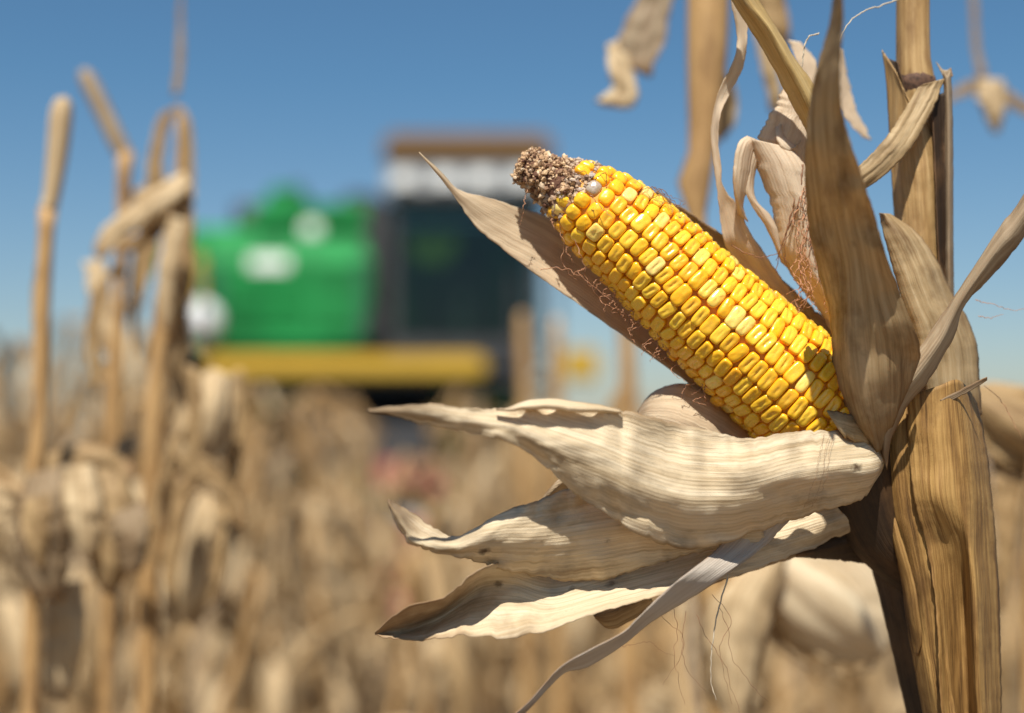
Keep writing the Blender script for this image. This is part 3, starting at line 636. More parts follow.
for k in range(34):
    x = hr.uniform(796, 822); y = hr.uniform(160, 285)
    P2.append([(x, y, -14), (x + hr.uniform(-8, 6), y + 15, -18), (x + hr.uniform(-8, 8), y + hr.uniform(22, 40), -16), (x + hr.uniform(-10, 10), y + hr.uniform(40, 52), -14)])
hairs('silk', P2, 'silk_red', ear, .5, 3, 3)
P3 = []
for k in range(22):
    x = hr.uniform(545, 660); y = 165 + (x - 545) * .28 + hr.uniform(-3, 4); z = hr.uniform(-35, 10)
    P3.append([(x, y, z), (x + hr.uniform(4, 16), y + hr.uniform(-9, 4), z - 3), (x + hr.uniform(12, 28), y + hr.uniform(-6, 12), z - 2), (x + hr.uniform(18, 40), y + hr.uniform(0, 22), z + 4)])
hairs('silk', P3, 'silk', ear, .38, 4, 2.5)
P4 = []
for k in range(30):
    f = hr.random(); x = 545 + f * 190; y = 215 + f * 205 + hr.uniform(-6, 8)
    P4.append([(x, y, -14), (x + hr.uniform(-14, 4), y + hr.uniform(4, 10), -18), (x + hr.uniform(-18, 14), y + hr.uniform(8, 22), -14)])
P4 += [[(527, 190, -18), (524, 205, -20), (523, 214, -18), (520, 225, -14)], [(560, 225, -50), (563, 245, -46), (562, 262, -40), (575, 280, -30)], [(575, 240, -55), (582, 262, -55), (590, 285, -40), (600, 300, -25)], [(590, 195, -52), (600, 206, -54), (612, 218, -60)], [(540, 270, -6), (560, 268, -14), (580, 276, -16), (610, 300, -18)]]
hairs('silk', P4, 'silk_red', ear, .42, 5, 2.5)
for p in ([(728, 574, -60), (724, 590, -60), (716, 620, -58), (712, 650, -56), (711, 680, -54), (716, 700, -52)],
          [(900, -2, 30), (880, 6, 20), (866, 10, 10), (851, 21, 0), (840, 38, -6), (836, 58, -8)],
          [(819, 33, 0), (809, 37, -4), (804, 48, -4), (803, 62, -2), (801, 73, 0), (806, 80, 2), (812, 86, 4)]):
    hairs('thread', [p], 'thread', ear, .9, 6, 1.0)
P6 = []
for k in range(6):
    x = hr.uniform(660, 720); y = hr.uniform(585, 625)
    P6.append([(x, y, -55), (x + hr.uniform(-12, 18), y + 25, -58), (x + hr.uniform(-6, 34), y + 55, -55), (x + hr.uniform(0, 50), y + hr.uniform(75, 110), -50)])
P6 += [[(622, 646, -80), (635, 644, -78), (650, 642, -76), (660, 650, -72), (675, 656, -70)]]
hairs('silk', P6, 'silk', ear, .26, 7, 2.5)
hairs('silk', [[(975, 300, 20), (995, 305, 20), (1012, 310, 22), (1030, 306, 24)], [(978, 316, 20), (990, 318, 20), (1003, 314, 22)], [(985, 385, 10), (1000, 400, 8), (1012, 420, 8), (1022, 440, 10)], [(546, 596, -60), (560, 602, -62), (575, 606, -60), (590, 616, -56)]], 'silk_red', ear, .4, 8, 1.6)
P7 = []
for k in range(3):
    x = 818 + k * 4.2 + hr.uniform(-2, 2); P7.append([(x + 8, 434, -78), (x + 3, 455, -98), (x - 2 + hr.uniform(-4, 4), 480, -102), (x - 10 + hr.uniform(-6, 6), 508, -76)])
hairs('silk', P7, 'silk', ear, .17, 9, 2.2)

# ------------------------------------------------------------------ near blurred plants, traced
def bplant(label, px, D, name='corn_plant'):
    f = P(px, 2400, zD(D)); e = empty(name, (f[0], D, 0)); tag(e, label, 'corn plant', 'dry corn plants in the field'); return e
def bleaf(e, rows, D, mat='far_leaf', name='leaf', **kw):
    kw.setdefault('crk', 5.0); kw.setdefault('ragged', 2.0); kw.setdefault('n', 30); kw.setdefault('m', 10); kw.setdefault('folds', (5, 4)); kw.setdefault('ripple', (4, 3))
    return blade(name, rows, M[mat], e, zoff=zD(D), thick=.0006, rib=0, **kw)
def gr(px, D):  # pixel row where the ground is at depth D
    return 430 + CAM_H * F_PX / D
def bstalk(e, pts, D, mat='far_stalk', seed=0):
    w = [(*P(a, b, zD(D)), r * D / F_PX) for a, b, r in pts]
    l = w[-1]; b = Vector(e.location); w.append(((l[0] + b.x) / 2, (l[1] + b.y) / 2, l[2] / 2, l[3])); w.append((b.x, b.y, -.02, l[3]))
    return tube_w('stalk', w, M[mat], e, seg=14, n=90, rough=.08, seed=seed)
def bear(e, pts, D, mat='far_husk', seed=0, flaps=('far_husk', 'far_leaf', 'far_leaf')):
    q = [(*P(a, b, zD(D)), r * D / F_PX * .86) for a, b, r in pts]
    o = tube_w('ear', q, M[mat], e, seg=28, n=40, rough=.7, seed=seed)
    # loose husk leaves lying on the ear, tips standing off
    pts = np.array(pts, float); n = len(pts); rr = random.Random(seed)
    for k in range(4):
        a0 = -1.5 + k * 1.0 + rr.uniform(-.2, .2); rows = []
        for i in range(n):
            T = pts[min(i + 1, n - 1), :2] - pts[max(i - 1, 0), :2]; T /= np.linalg.norm(T) + 1e-9; S = np.array((-T[1], T[0])); f = i / (n - 1)
            row = []
            for da in (-.62, 0, .62):
                a = a0 + da * (1 - .75 * f); r_ = pts[i, 2] * (1.02 + .10 * (da != 0) + .25 * f) + 1 + 5 * f * (k % 2); c = pts[i, :2] + T * (8 * f * rr.random())
                row.append((c[0] + S[0] * r_ * math.sin(a), c[1] + S[1] * r_ * math.sin(a), -r_ * math.cos(a) * .62))
            rows.append(row)
        h = blade('husk', rows, M[rr.choice(flaps)], None, zoff=zD(D), thick=.0006, rib=0, n=26, m=10, folds=(8, 5), ripple=(8, 3), ragged=3, crk=7.0, seed=seed * 7 + k)
        h.parent = o
    return o
e = bplant('leftmost straight blurred corn stalk with a paler upper end and crumpled husks below', 20, 1.0)
bstalk(e, [(48, 208, 9.5), (48, 213, 11), (47, 222, 8), (43, 300, 8), (40, 420, 8), (36, 468, 11), (35, 480, 8.5), (34, 560, 8), (30, 740, 9)], 1.0, seed=1)
tube_w('stalk_top', [(*P(a, b, zD(1.0)), r / F_PX) for a, b, r in ((66, 97, 1.5), (65, 100, 7), (63, 106, 9.5), (61, 118, 11), (58, 150, 10.5), (52, 195, 8.5), (48, 208, 9))], M['far_husk'], e, seg=14, n=40, rough=.18, seed=3)
bleaf(e, pair([(48, 205, 0, 54, 212, 0), (38, 250, -5, 46, 262, -5), (32, 300, 0, 38, 306, 0), (34, 345, 0, 37, 348, 0)]), 1.0, 'far_leaf', seed=70)
bleaf(e, pair([(36, 462, 10, 44, 486, 0), (66, 446, 0, 74, 470, -10), (104, 446, 0, 108, 474, -10), (136, 468, 0, 126, 500, -10)]), 1.04, 'far_leaf', bulge=-10, seed=41)
for q, (rows, mt, bu) in enumerate(((pair([(28, 474, 0, 78, 462, 0), (18, 505, -20, 76, 500, -20), (16, 545, -20, 72, 552, -20), (30, 596, 0, 64, 602, 0)]), 'far_leaf_grey', -24), (pair([(70, 460, 0, 128, 474, 0), (74, 500, -20, 138, 512, -20), (84, 548, -20, 134, 560, -20), (100, 590, 0, 116, 598, 0)]), 'far_leaf', -28),
        (pair([(62, 468, -30, 96, 464, -30), (62, 500, -50, 104, 505, -50), (70, 532, -50, 100, 545, -50), (84, 560, -40, 92, 566, -40)]), 'far_husk', -14), (pair([(24, 500, -40, 52, 492, -40), (22, 530, -50, 50, 535, -50), (36, 566, -40, 44, 570, -40)]), 'far_leaf', -10), (pair([(100, 520, -40, 146, 500, -40), (112, 545, -50, 150, 535, -50), (126, 575, -40, 140, 572, -40)]), 'far_leaf_grey', -14))):  # paler middle blade is added as a painted sunlit patch
    bleaf(e, rows, .99, mt, 'husk', bulge=bu, seed=300 + q, crk=3.5, ragged=3, folds=(8, 4))
bleaf(e, pair([(28, 585, -40, 84, 580, -40), (28, 630, -40, 86, 630, -50), (34, 670, -40, 78, 675, -40), (50, 700, -30, 64, 704, -30)]), 1.05, 'far_husk', bulge=-20, seed=42)
bleaf(e, pair([(-30, 480, 0, -30, 530, 0), (0, 482, -20, 2, 520, -10), (22, 495, -10, 18, 515, 0)]), 1.0, 'far_husk', seed=43)
e = bplant('blurred corn plant with a grey top snapped sideways over a thin stalk', 80, 1.18)
bstalk(e, [(126, 152, 9), (125, 160, 8), (122, 250, 6.5), (118, 330, 7), (114, 420, 9), (110, 560, 7), (104, 740, 7)], 1.18, 'far_stalk', 2)
tube_w('snapped_top', [(*P(a, b, zD(1.18)), r * 1.18 / F_PX) for a, b, r in ((83, 70, 4), (88, 80, 8.5), (104, 113, 9), (119, 145, 9), (127, 158, 8))], M['grey_leaf'], e, seg=14, n=40, rough=.2, seed=4)
bleaf(e, pair([(84, 262, 0, 104, 258, 0), (88, 290, -10, 110, 288, 0), (92, 320, 0, 114, 320, 0), (96, 345, 0, 118, 360, 0)]), 1.18, 'far_husk', seed=44)
bleaf(e, pair([(118, 400, 0, 130, 395, 0), (96, 380, 0, 110, 360, 0), (70, 400, 0, 84, 382, 0), (58, 450, 0, 72, 430, 0)]), 1.18, seed=45)
e = bplant('blurred corn plant wrapped in pale drooping leaves beside the green harvester', 130, 1.12)
bstalk(e, [(181, 118, 4), (181, 170, 6), (173, 240, 8), (171, 248, 10), (162, 330, 9), (155, 400, 10), (154, 410, 12), (152, 480, 10), (150, 560, 10), (146, 740, 10)], 1.12, 'far_stalk', 3)
bleaf(e, pair([(172, 96, 0, 180, 94, 0), (176, 55, 0, 184, 55, 0), (178, 15, 0, 183, 15, 0), (182, -40, 0, 184, -40, 0)]), 1.12, 'far_leaf_grey', seed=46)
bleaf(e, pair([(172, 108, 0, 180, 104, 0), (158, 118, 0, 170, 126, 0), (150, 150, -10, 163, 158, 0), (144, 190, -10, 166, 196, 0), (142, 230, 0, 158, 238, 0)]), 1.12, 'far_leaf', seed=47)
bleaf(e, pair([(174, 104, 0, 184, 108, 0), (180, 130, -10, 192, 126, 0), (180, 170, -10, 194, 168, 0), (168, 215, -10, 194, 220, -10), (158, 280, 0, 192, 285, -10), (150, 340, 0, 178, 345, 0)]), 1.12, 'far_leaf', seed=48)
bleaf(e, pair([(184, 172, -20, 192, 186, -30), (160, 184, -30, 172, 204, -40), (128, 206, -30, 140, 226, -40), (100, 232, -20, 112, 250, -30), (94, 252, -20, 100, 262, -20)]), 1.12, 'far_husk', bulge=-6, seed=49, ragged=3)
bleaf(e, pair([(186, 190, -10, 194, 204, -20), (164, 210, -14, 172, 226, -20), (140, 232, -10, 146, 246, -14), (116, 244, -6, 122, 256, -6)]), 1.13, 'far_leaf', bulge=-6, seed=71, ragged=3)
bleaf(e, pair([(170, 215, -10, 186, 220, -20), (160, 250, -14, 178, 262, -20), (158, 290, -10, 172, 300, -14), (164, 330, -6, 170, 332, -6)]), 1.10, 'far_husk', bulge=-6, seed=72, ragged=3)
bear(e, [(222, 372, 10), (212, 395, 22), (203, 425, 26), (196, 452, 20), (190, 482, 5)], 1.14, seed=6)
bear(e, [(206, 492, 10), (204, 515, 26), (196, 555, 30), (190, 590, 26), (184, 622, 6)], 1.12, seed=7)
bleaf(e, pair([(150, 480, 0, 160, 470, 0), (180, 470, -20, 190, 452, -20), (215, 488, -20, 222, 470, -20), (236, 530, -10, 246, 520, -10)]), 1.12, 'far_leaf', seed=50)
bleaf(e, pair([(150, 430, 0, 158, 440, 0), (120, 440, -20, 126, 462, -20), (96, 480, -10, 112, 490, -10), (86, 540, 0, 104, 540, 0)]), 1.12, 'far_leaf_grey', seed=51)
rl = random.Random(77)
for k in range(16):
    x = rl.uniform(110, 170) if k < 6 else rl.uniform(120, 225); y = rl.uniform(190, 330) if k < 6 else rl.uniform(370, 620); w = rl.uniform(10, 22); L = rl.uniform(50, 130); dx = rl.uniform(-35, 20); b = rl.uniform(-14, 14)
    bleaf(e, pair([(x, y, 0, x + w * .5, y - 4, 0), (x + dx * .6, y - 8 + b, -10, x + dx * .6 + w, y - 14, -14), (x + dx, y + L * .45, -8, x + dx + w, y + L * .4, -16), (x + dx * .8, y + L, 0, x + dx * .8 + w * .3, y + L, 0)]), 1.12 + rl.uniform(-.08, .2), rl.choice(['far_leaf', 'far_leaf', 'far_husk', 'far_leaf_grey']), seed=200 + k)
e = bplant('blurred corn plant whose thick stalk rises right behind the yellow cob', 715, .95)
bstalk(e, [(708, -160, 18), (708, -30, 21), (707, 40, 21), (705, 100, 18), (702, 150, 14), (697, 172, 14), (694, 184, 17), (696, 196, 10), (698, 260, 10), (704, 400, 12), (716, 520, 20), (722, 580, 27), (730, 650, 25), (730, 740, 20)], .95, seed=4)
bleaf(e, pair([(665, -60, 0, 700, -60, 0), (640, -10, -10, 676, -6, -10), (622, 30, -10, 664, 40, -10), (618, 62, 0, 650, 78, -10)]), .95, 'grey_leaf', seed=52, ragged=3)
bleaf(e, pair([(606, 45, 0, 622, 38, 0), (608, 70, -10, 632, 66, -10), (612, 88, -10, 638, 94, -10), (600, 97, -10, 630, 108, -10), (596, 102, 0, 604, 106, 0)]), .95, 'far_husk', seed=53)
bleaf(e, pair([(722, -60, 0, 760, -60, 0), (750, -5, -10, 782, -10, -10), (764, 25, -10, 790, 30, -10), (764, 45, 0, 792, 45, 0)]), .98, 'far_leaf', seed=54)
bleaf(e, pair([(752, 20, 10, 772, 20, 10), (758, 55, 0, 778, 60, 0), (766, 90, 0, 782, 95, 0), (770, 112, 10, 780, 116, 10)]), .98, 'brown_leaf', seed=55)
bleaf(e, pair([(700, 60, 20, 716, 60, 10), (716, 90, 20, 736, 90, 10), (720, 115, 20, 736, 120, 10), (716, 140, 20, 722, 142, 20)]), .98, 'brown_leaf', seed=56)
bear(e, [(752, 552, 18), (778, 575, 36), (812, 604, 44), (848, 632, 34), (880, 652, 8)], .97, 'far_cream', seed=8, flaps=('far_cream', 'far_cream', 'far_husk'))
bear(e, [(800, 540, 14), (830, 560, 28), (850, 590, 38), (862, 625, 34), (858, 660, 10)], 1.02, 'far_cream', seed=9, flaps=('far_cream', 'far_cream'))
bleaf(e, pair([(744, 560, -20, 790, 552, -20), (712, 590, -34, 776, 604, -34), (704, 640, -34, 764, 650, -34), (716, 690, -30, 752, 694, -30), (724, 740, -20, 744, 742, -20)]), .95, 'far_husk', bulge=-16, seed=73)
bleaf(e, pair([(790, 560, -10, 850, 552, -10), (800, 590, -20, 884, 590, -20), (812, 625, -20, 890, 632, -20), (836, 652, -10, 876, 660, -10)]), 1.0, 'far_cream', bulge=-16, seed=74)
bleaf(e, pair([(690, 600, 0, 704, 580, 0), (684, 640, 0, 700, 640, 0), (690, 690, 0, 700, 690, 0), (700, 740, 0, 706, 740, 0)]), .95, 'grey_leaf', seed=57)
e = bplant('blurred corn plant at the right rim with a pale husk beside the ochre stalk', 1040, .93)
bstalk(e, [(1062, -160, 5), (1060, 80, 6), (1052, 250, 9), (1042, 400, 10), (1036, 520, 12), (1034, 740, 13)], .93, seed=5)
bear(e, [(962, 392, 8), (985, 405, 24), (1010, 422, 34), (1035, 436, 36), (1068, 452, 22), (1085, 460, 6)], .95, 'far_leaf', seed=10)
bleaf(e, pair([(990, 452, 0, 1030, 450, 0), (994, 500, -10, 1020, 500, -10), (998, 560, -10, 1012, 565, -10), (1002, 610, 0, 1006, 612, 0)]), .95, 'far_leaf', seed=58)
e = bplant('blurred corn plant with a wilted tassel leaf against the sky right of the main stalk', 1120, 1.15)
bstalk(e, [(1110, -60, 4), (1100, 150, 6), (1090, 400, 9), (1085, 740, 11)], 1.15, seed=6)
bleaf(e, pair([(1108, 132, 0, 1112, 118, 0), (1050, 126, 0, 1056, 114, 0), (1022, 114, 0, 1026, 102, 0), (1000, 100, 0, 1000, 84, 0), (980, 92, 0, 978, 78, 0), (955, 100, 0, 952, 90, 0), (938, 112, 0, 936, 104, 0)]), 1.15, 'far_leaf_grey', seed=59)
bleaf(e, pair([(974, 78, -4, 1004, 80, -4), (976, 96, -10, 1006, 100, -10), (984, 114, -10, 1004, 116, -10), (992, 132, 0, 998, 134, 0)]), 1.15, 'far_husk', bulge=-12, seed=60)
bleaf(e, pair([(966, -40, 0, 972, -40, 0), (970, 0, 0, 977, 0, 0), (972, 45, 0, 980, 45, 0), (978, 80, 0, 988, 80, 0)]), 1.15, 'far_leaf_grey', seed=61)

for lab, px, D, pts in (('slender bare corn stalk standing just right of the harvester cab', 560, 2.3, [(556, 318, 4), (557, 340, 6), (556, 400, 7), (555, 480, 8), (558, 700, 8)]),
                        ('slender bare corn stalk crossing the lower right edge of the harvester cab', 528, 2.5, [(522, 312, 4), (523, 340, 6), (526, 400, 7), (527, 480, 8), (528, 700, 8)]),
                        ('slender bare corn stalk against the sky between the harvester and the cob', 630, 1.7, [(624, 250, 5), (625, 290, 8), (628, 380, 9), (629, 480, 10), (630, 700, 11)])):
    e = bplant(lab, px, D); bstalk(e, pts, D, seed=px)
    x0, y0 = pts[2][:2]
    bleaf(e, pair([(x0 - 2, y0, 0, x0 + 4, y0 + 10, 0), (x0 - 18, y0 + 20, -5, x0 - 8, y0 + 34, -5), (x0 - 24, y0 + 60, 0, x0 - 10, y0 + 66, 0), (x0 - 22, y0 + 100, 0, x0 - 18, y0 + 102, 0)]), D, seed=px)

# ------------------------------------------------------------------ blurred rows between these and the harvester
def rib_w(name, path, widths, side, mat, par, seed=0):
    p = np.array(path, float); n = 14; t = even(p, n); q = cr(p, t); w = np.interp(t, range(len(p)), widths)
    G = np.zeros((n + 1, 5, 3)); uv = []; s0 = np.array(side, float); s0 /= np.linalg.norm(s0)
    for i in range(n + 1):
        a = .9 * nz(i * .13, seed * 1.7); T = q[min(i + 1, n)] - q[max(i - 1, 0)]; T /= np.linalg.norm(T) + 1e-9
        s = s0 - T * s0.dot(T); s /= np.linalg.norm(s) + 1e-9; nn = np.cross(s, T); sd = s * math.cos(a) + nn * math.sin(a)
        for j in range(5):
            u = j / 4 - .5; G[i, j] = q[i] + sd * w[i] * u + nn * w[i] * .35 * (abs(u) * 2) ** 2 * .5; uv.append((u * w[i] * 100 + seed * 9, i * 4.0))
    return sheet(name, G, mat, par, np.array(uv), .0008)
def make_plant(seed, Hh, leaves, ears, lean, tops):
    r = random.Random(seed); e = empty('corn_plant', (0, 0, 0))
    pts = []; k = max(3, int(Hh / .17)); ang = r.random() * 6.28
    for i in range(k + 1):
        f = i / k; z = Hh * f - .02; b = lean * f * f
        pts.append((b * math.cos(ang) + .008 * math.sin(i * 2.1), b * math.sin(ang) + .008 * math.cos(i * 1.7), z, .0125 * (1 - .35 * f)))
        if 0 < i < k: pts.append((b * math.cos(ang), b * math.sin(ang), z + .018, .0155 * (1 - .35 * f)))
    if tops:  # snapped top hanging to one side
        x, y, z, q = pts[-1]; a = r.random() * 6.28; L = r.uniform(.18, .35)
        pts += [(x + .05 * math.cos(a), y + .05 * math.sin(a), z + .02, .008), (x + L * .8 * math.cos(a), y + L * .8 * math.sin(a), z - L * .4, .006)]
    tube_w('stalk', pts, M['far_stalk'], e, seg=8, n=5 * len(pts), rough=.1, seed=seed)
    for i in range(leaves):
        z = r.uniform(.25, .98) * Hh; f = z / Hh; a = r.random() * 6.28; d = np.array((math.cos(a), math.sin(a), 0)); o = np.array((lean * f * f * math.cos(ang), lean * f * f * math.sin(ang), z))
        L = r.uniform(.15, .5); out = r.uniform(.07, .28); up = r.uniform(-.02, .16)
        path = [o, o + d * out * .5 + np.array((0, 0, up)), o + d * out + np.array((0, 0, up * .6 - L * .15)), o + d * out * 1.15 + np.array((r.uniform(-.05, .05), r.uniform(-.05, .05), up - L * .55)), o + d * out * r.uniform(.6, 1.2) + np.array((r.uniform(-.08, .08), r.uniform(-.08, .08), -L))]
        for q in path: q[2] = max(q[2], .03)
        w = r.uniform(.022, .055); rib_w('leaf', path, [w * .5, w, w * .9, w * .7, .006], (-d[1], d[0], 0), M[r.choice(['far_leaf', 'far_leaf', 'far_leaf_grey', 'far_husk', 'far_husk'])], e, seed + i)
    for i in range(ears):
        z = r.uniform(.55, .8) * Hh; f = z / Hh; a = r.random() * 6.28; d = np.array((math.cos(a), math.sin(a), 0)); o = np.array((lean * f * f * math.cos(ang), lean * f * f * math.sin(ang), z))
        L = r.uniform(.2, .28); q = []
        for g_, rr in ((0, .008), (.12, .016), (.3, .034), (.55, .036), (.8, .024), (1, .004)):
            c = o + d * (.02 + .10 * math.sin(g_ * 2)) + np.array((0, 0, .03 * math.sin(g_ * 6) - L * g_ * .9)); q.append((*c, rr))
        er = tube_w('ear', q, M['far_husk'], e, seg=12, n=26, rough=.25, seed=seed + i)
        t_ = q[2]; rib_w('husk', [np.array(t_[:3]) + d * .02, np.array(t_[:3]) + d * .09 + np.array((0, 0, .03)), np.array(t_[:3]) + d * .13 + np.array((0, 0, -.10)), np.array(t_[:3]) + d * .10 + np.array((.02, .02, -.2))], [.03, .05, .04, .006], (-d[1], d[0], 0), M['far_husk'], None, seed + 40 + i).parent = er
    return e
def copy_tree(o, parent=None):
    c = o.copy(); COL.objects.link(c)
    if parent: c.parent = parent
    for ch in list(o.children): copy_tree(ch, c)
    return c
GL = 'dry tan corn plant in the blurred rows before the harvester'
protos = [make_plant(100, 1.75, 12, 1, .10, False), make_plant(140, 1.6, 11, 2, .18, True), make_plant(180, 1.9, 13, 1, .06, False), make_plant(230, 1.4, 10, 2, .22, True), make_plant(280, 1.7, 12, 2, .05, True), make_plant(330, 1.15, 8, 1, .08, False)]
spots = []
rs = random.Random(17)
for row in range(24):                       # rows of corn across the view
    Y = 1.6 + row * .37
    half = Y * .40 + .25; x = -half + rs.random() * .3
    while x < half:
        px = 512 + x / Y * F_PX
        dens = 1.15 if px < 480 else (.8 if px < 600 else .55)
        if Y < 2.3 and px > 235: x += .24; continue
        if Y < 3.2 and 250 < px < 560: dens *= .25
        if 378 < px < 456 and rs.random() < .84: x += .24; continue
        if rs.random() < dens * .7: spots.append((x + rs.uniform(-.05, .05), Y + rs.uniform(-.1, .1)))
        x += .24
used = [False] * len(protos)
for x, Y in spots:
    px = 512 + x / Y * F_PX
    i = rs.randrange(len(protos))
    if px > 220 and i == 2: i = rs.choice((1, 3, 4))
    if px > 560 and i == 0: i = 3
    if used[i]: o = copy_tree(protos[i])
    else: o = protos[i]; used[i] = True
    s = rs.uniform(.85, 1.08) * (1.0 if px < 215 else .93 if px < 520 else .86) * (1 if Y > 5 else .82 + .036 * Y)
    o.location = (x, Y, 0); o.rotation_euler = (0, 0, rs.random() * 6.28); o.scale = (s, s, s)
    tag(o, GL, 'corn plant', 'corn plants in the far rows')
print('rows of plants:', len(spots))

# ------------------------------------------------------------------ the combine harvester
M['green'] = simple('paint_green', (.012, .19, .046), .65, spec=.2, coat=0, var=.45, scale=1.6)
M['green_dk'] = simple('paint_green_dark', (.01, .13, .045), .5, var=.2)
M['yellow'] = simple('paint_yellow', (.46, .28, .02), .55, var=.12, scale=2)
M['tan_roof'] = simple('roof_ochre', (.15, .075, .014), .6, var=.15)
M['white'] = simple('paint_white', (.30, .31, .31), .4, var=.06)
M['dark'] = simple('metal_dark', (.03, .03, .032), .55, var=.3)
M['steel'] = simple('metal_grey', (.22, .22, .21), .5, metal=.3)
M['red'] = simple('paint_red', (.36, .09, .08), .7)
M['rubber'] = simple('rubber', (.02, .02, .02), .8)
M['white_drum'] = simple('plastic_white', (.78, .78, .76), .5, var=.04)
M['lamp'] = simple('lamp_glass', (.8, .8, .76), .15)
M['lime'] = simple('reflection_lime', (.34, .45, .05), .7)  # tone of the reflection imitated behind the windscreen
def glass():
    t = NT('cab_glass'); a = t.n('BsdfGlossy'); a.inputs['Roughness'].default_value = .03; a.inputs['Color'].default_value = (.8, .9, .9, 1)
    b = t.n('BsdfTransparent'); b.inputs['Color'].default_value = (.46, .55, .50, 1); m_ = t.n('MixShader'); m_.inputs[0].default_value = .035
    t.l(b.outputs[0], m_.inputs[1]); t.l(a.outputs[0], m_.inputs[2]); t.l(m_.outputs[0], t.out.inputs[0]); return t.m
M['glass'] = glass()
CH = empty('combine_harvester', (-1.3, 14.0, 0))
tag(CH, 'large green combine harvester with tall dark glass cab, seen head on', 'combine harvester')
class MB:
    def __init__(s): s.b = bmesh.new()
    def box(s, x0, x1, y0, y1, z0, z1, bev=.02, tf=None):
        r = bmesh.ops.create_cube(s.b, size=1); vs_ = r['verts']
        for v in vs_:
            v.co = Vector(((x0 + x1) / 2 + v.co.x * (x1 - x0), (y0 + y1) / 2 + v.co.y * (y1 - y0), (z0 + z1) / 2 + v.co.z * (z1 - z0)))
            if tf: v.co = tf(v.co)
        if bev:
            ed = list({e for v in vs_ for e in v.link_edges}); bmesh.ops.bevel(s.b, geom=ed, offset=bev, segments=2, affect='EDGES')
        return s
    def cyl(s, c, r, L, axis='X', seg=28, r2=None, bev=0):
        mt = {'X': Matrix.Rotation(R(90), 4, 'Y'), 'Y': Matrix.Rotation(R(90), 4, 'X'), 'Z': Matrix.Identity(4)}[axis]
        q = bmesh.ops.create_cone(s.b, cap_ends=True, segments=seg, radius1=r, radius2=r if r2 is None else r2, depth=L, matrix=Matrix.Translation(c) @ mt)
        if bev:
            ed = [e for e in {e for v in q['verts'] for e in v.link_edges} if len(e.link_faces) == 2 and e.calc_face_angle(0) > .8]
            bmesh.ops.bevel(s.b, geom=ed, offset=bev, segments=2, affect='EDGES')
        return s
    def bar(s, a, b, r, seg=8):
        a, b = Vector(a), Vector(b); d = b - a
        bmesh.ops.create_cone(s.b, cap_ends=True, segments=seg, radius1=r, radius2=r, depth=d.length, matrix=Matrix.Translation((a + b) / 2) @ d.to_track_quat('Z', 'Y').to_matrix().to_4x4())
        return s
    def prism(s, poly, x0, x1):
        """profile in y,z pushed along x"""
        a = [s.b.verts.new((x0, y, z)) for y, z in poly]; b = [s.b.verts.new((x1, y, z)) for y, z in poly]; n = len(poly)
        s.b.faces.new(a[::-1]); s.b.faces.new(b)
        for i in range(n): s.b.faces.new((a[i], a[(i + 1) % n], b[(i + 1) % n], b[i]))
        bmesh.ops.recalc_face_normals(s.b, faces=s.b.faces); return s
    def build(s, name, mat, par, smooth=False):
        me = bpy.data.meshes.new(name); s.b.to_mesh(me); s.b.free(); o = link(name, me, M[mat], None, smooth)
        o.parent = par
        root = par
        while root.parent: root = root.parent
        if par == root: o.matrix_parent_inverse = Matrix.Translation(root.location).inverted()
        return o
# body: threshing hull, grain tank and engine deck (world metres; the front faces the camera, -y)
FY = 13.3
body = MB().prism([(FY + .9, 1.1), (FY + .9, 2.3), (FY + .75, 2.45), (FY + .75, 3.25), (FY + 1.0, 3.5), (FY + 4.6, 3.5), (FY + 5.6, 3.0), (FY + 6.6, 2.2), (FY + 6.6, 1.5), (FY + 4.8, 1.0)], -3.25, .1).build('body', 'green', CH)
MB().prism([(FY + .3, 2.26), (FY + .3, 3.05), (FY + .48, 3.32), (FY + 1.3, 3.40), (FY + 1.3, 2.26)], -2.95, -1.36).build('engine_hood', 'green', CH)
MB().box(-2.72, -2.0, FY + .28, FY + .34, 2.42, 3.0, .02).build('hood_panel', 'green', CH)
MB().box(-1.9, -1.45, FY + .28, FY + .34, 2.42, 3.0, .02).build('hood_panel', 'green', CH)
MB().box(-2.6, -1.3, FY + .8, FY + 2.8, 3.45, 3.72, .05).build('grain_tank', 'green', CH)
MB().box(-3.42, -3.0, FY + .5, FY + 1.2, 2.2, 3.25, .03).build('side_panel', 'green', CH)
MB().box(-3.1, -3.0, FY + .42, FY + .5, 2.3, 3.15, .02).build('trim_strip', 'yellow', CH)
MB().box(-2.52, -2.14, FY + .265, FY + .30, 2.98, 3.12, .01).build('plate', 'lamp', CH)
MB().box(-2.08, -1.9, FY + .7, FY + .78, 3.36, 3.52, .03).build('work_lamp', 'lamp', CH)
MB().cyl(Vector((-2.24, FY + 1.4, 3.7)), .10, .4, 'Z').cyl(Vector((-2.24, FY + 1.4, 3.92)), .06, .16, 'Z').build('exhaust', 'dark', CH, True)
MB().cyl(Vector((-2.75, FY + 1.5, 3.65)), .16, .3, 'Z').build('air_filter', 'dark', CH, True)
MB().box(-1.42, -1.24, FY + .35, FY + 1.3, 2.3, 3.72, .03).build('gap_shade_block', 'dark', CH)  # dark box added as painted shade in the gap between hood and cab
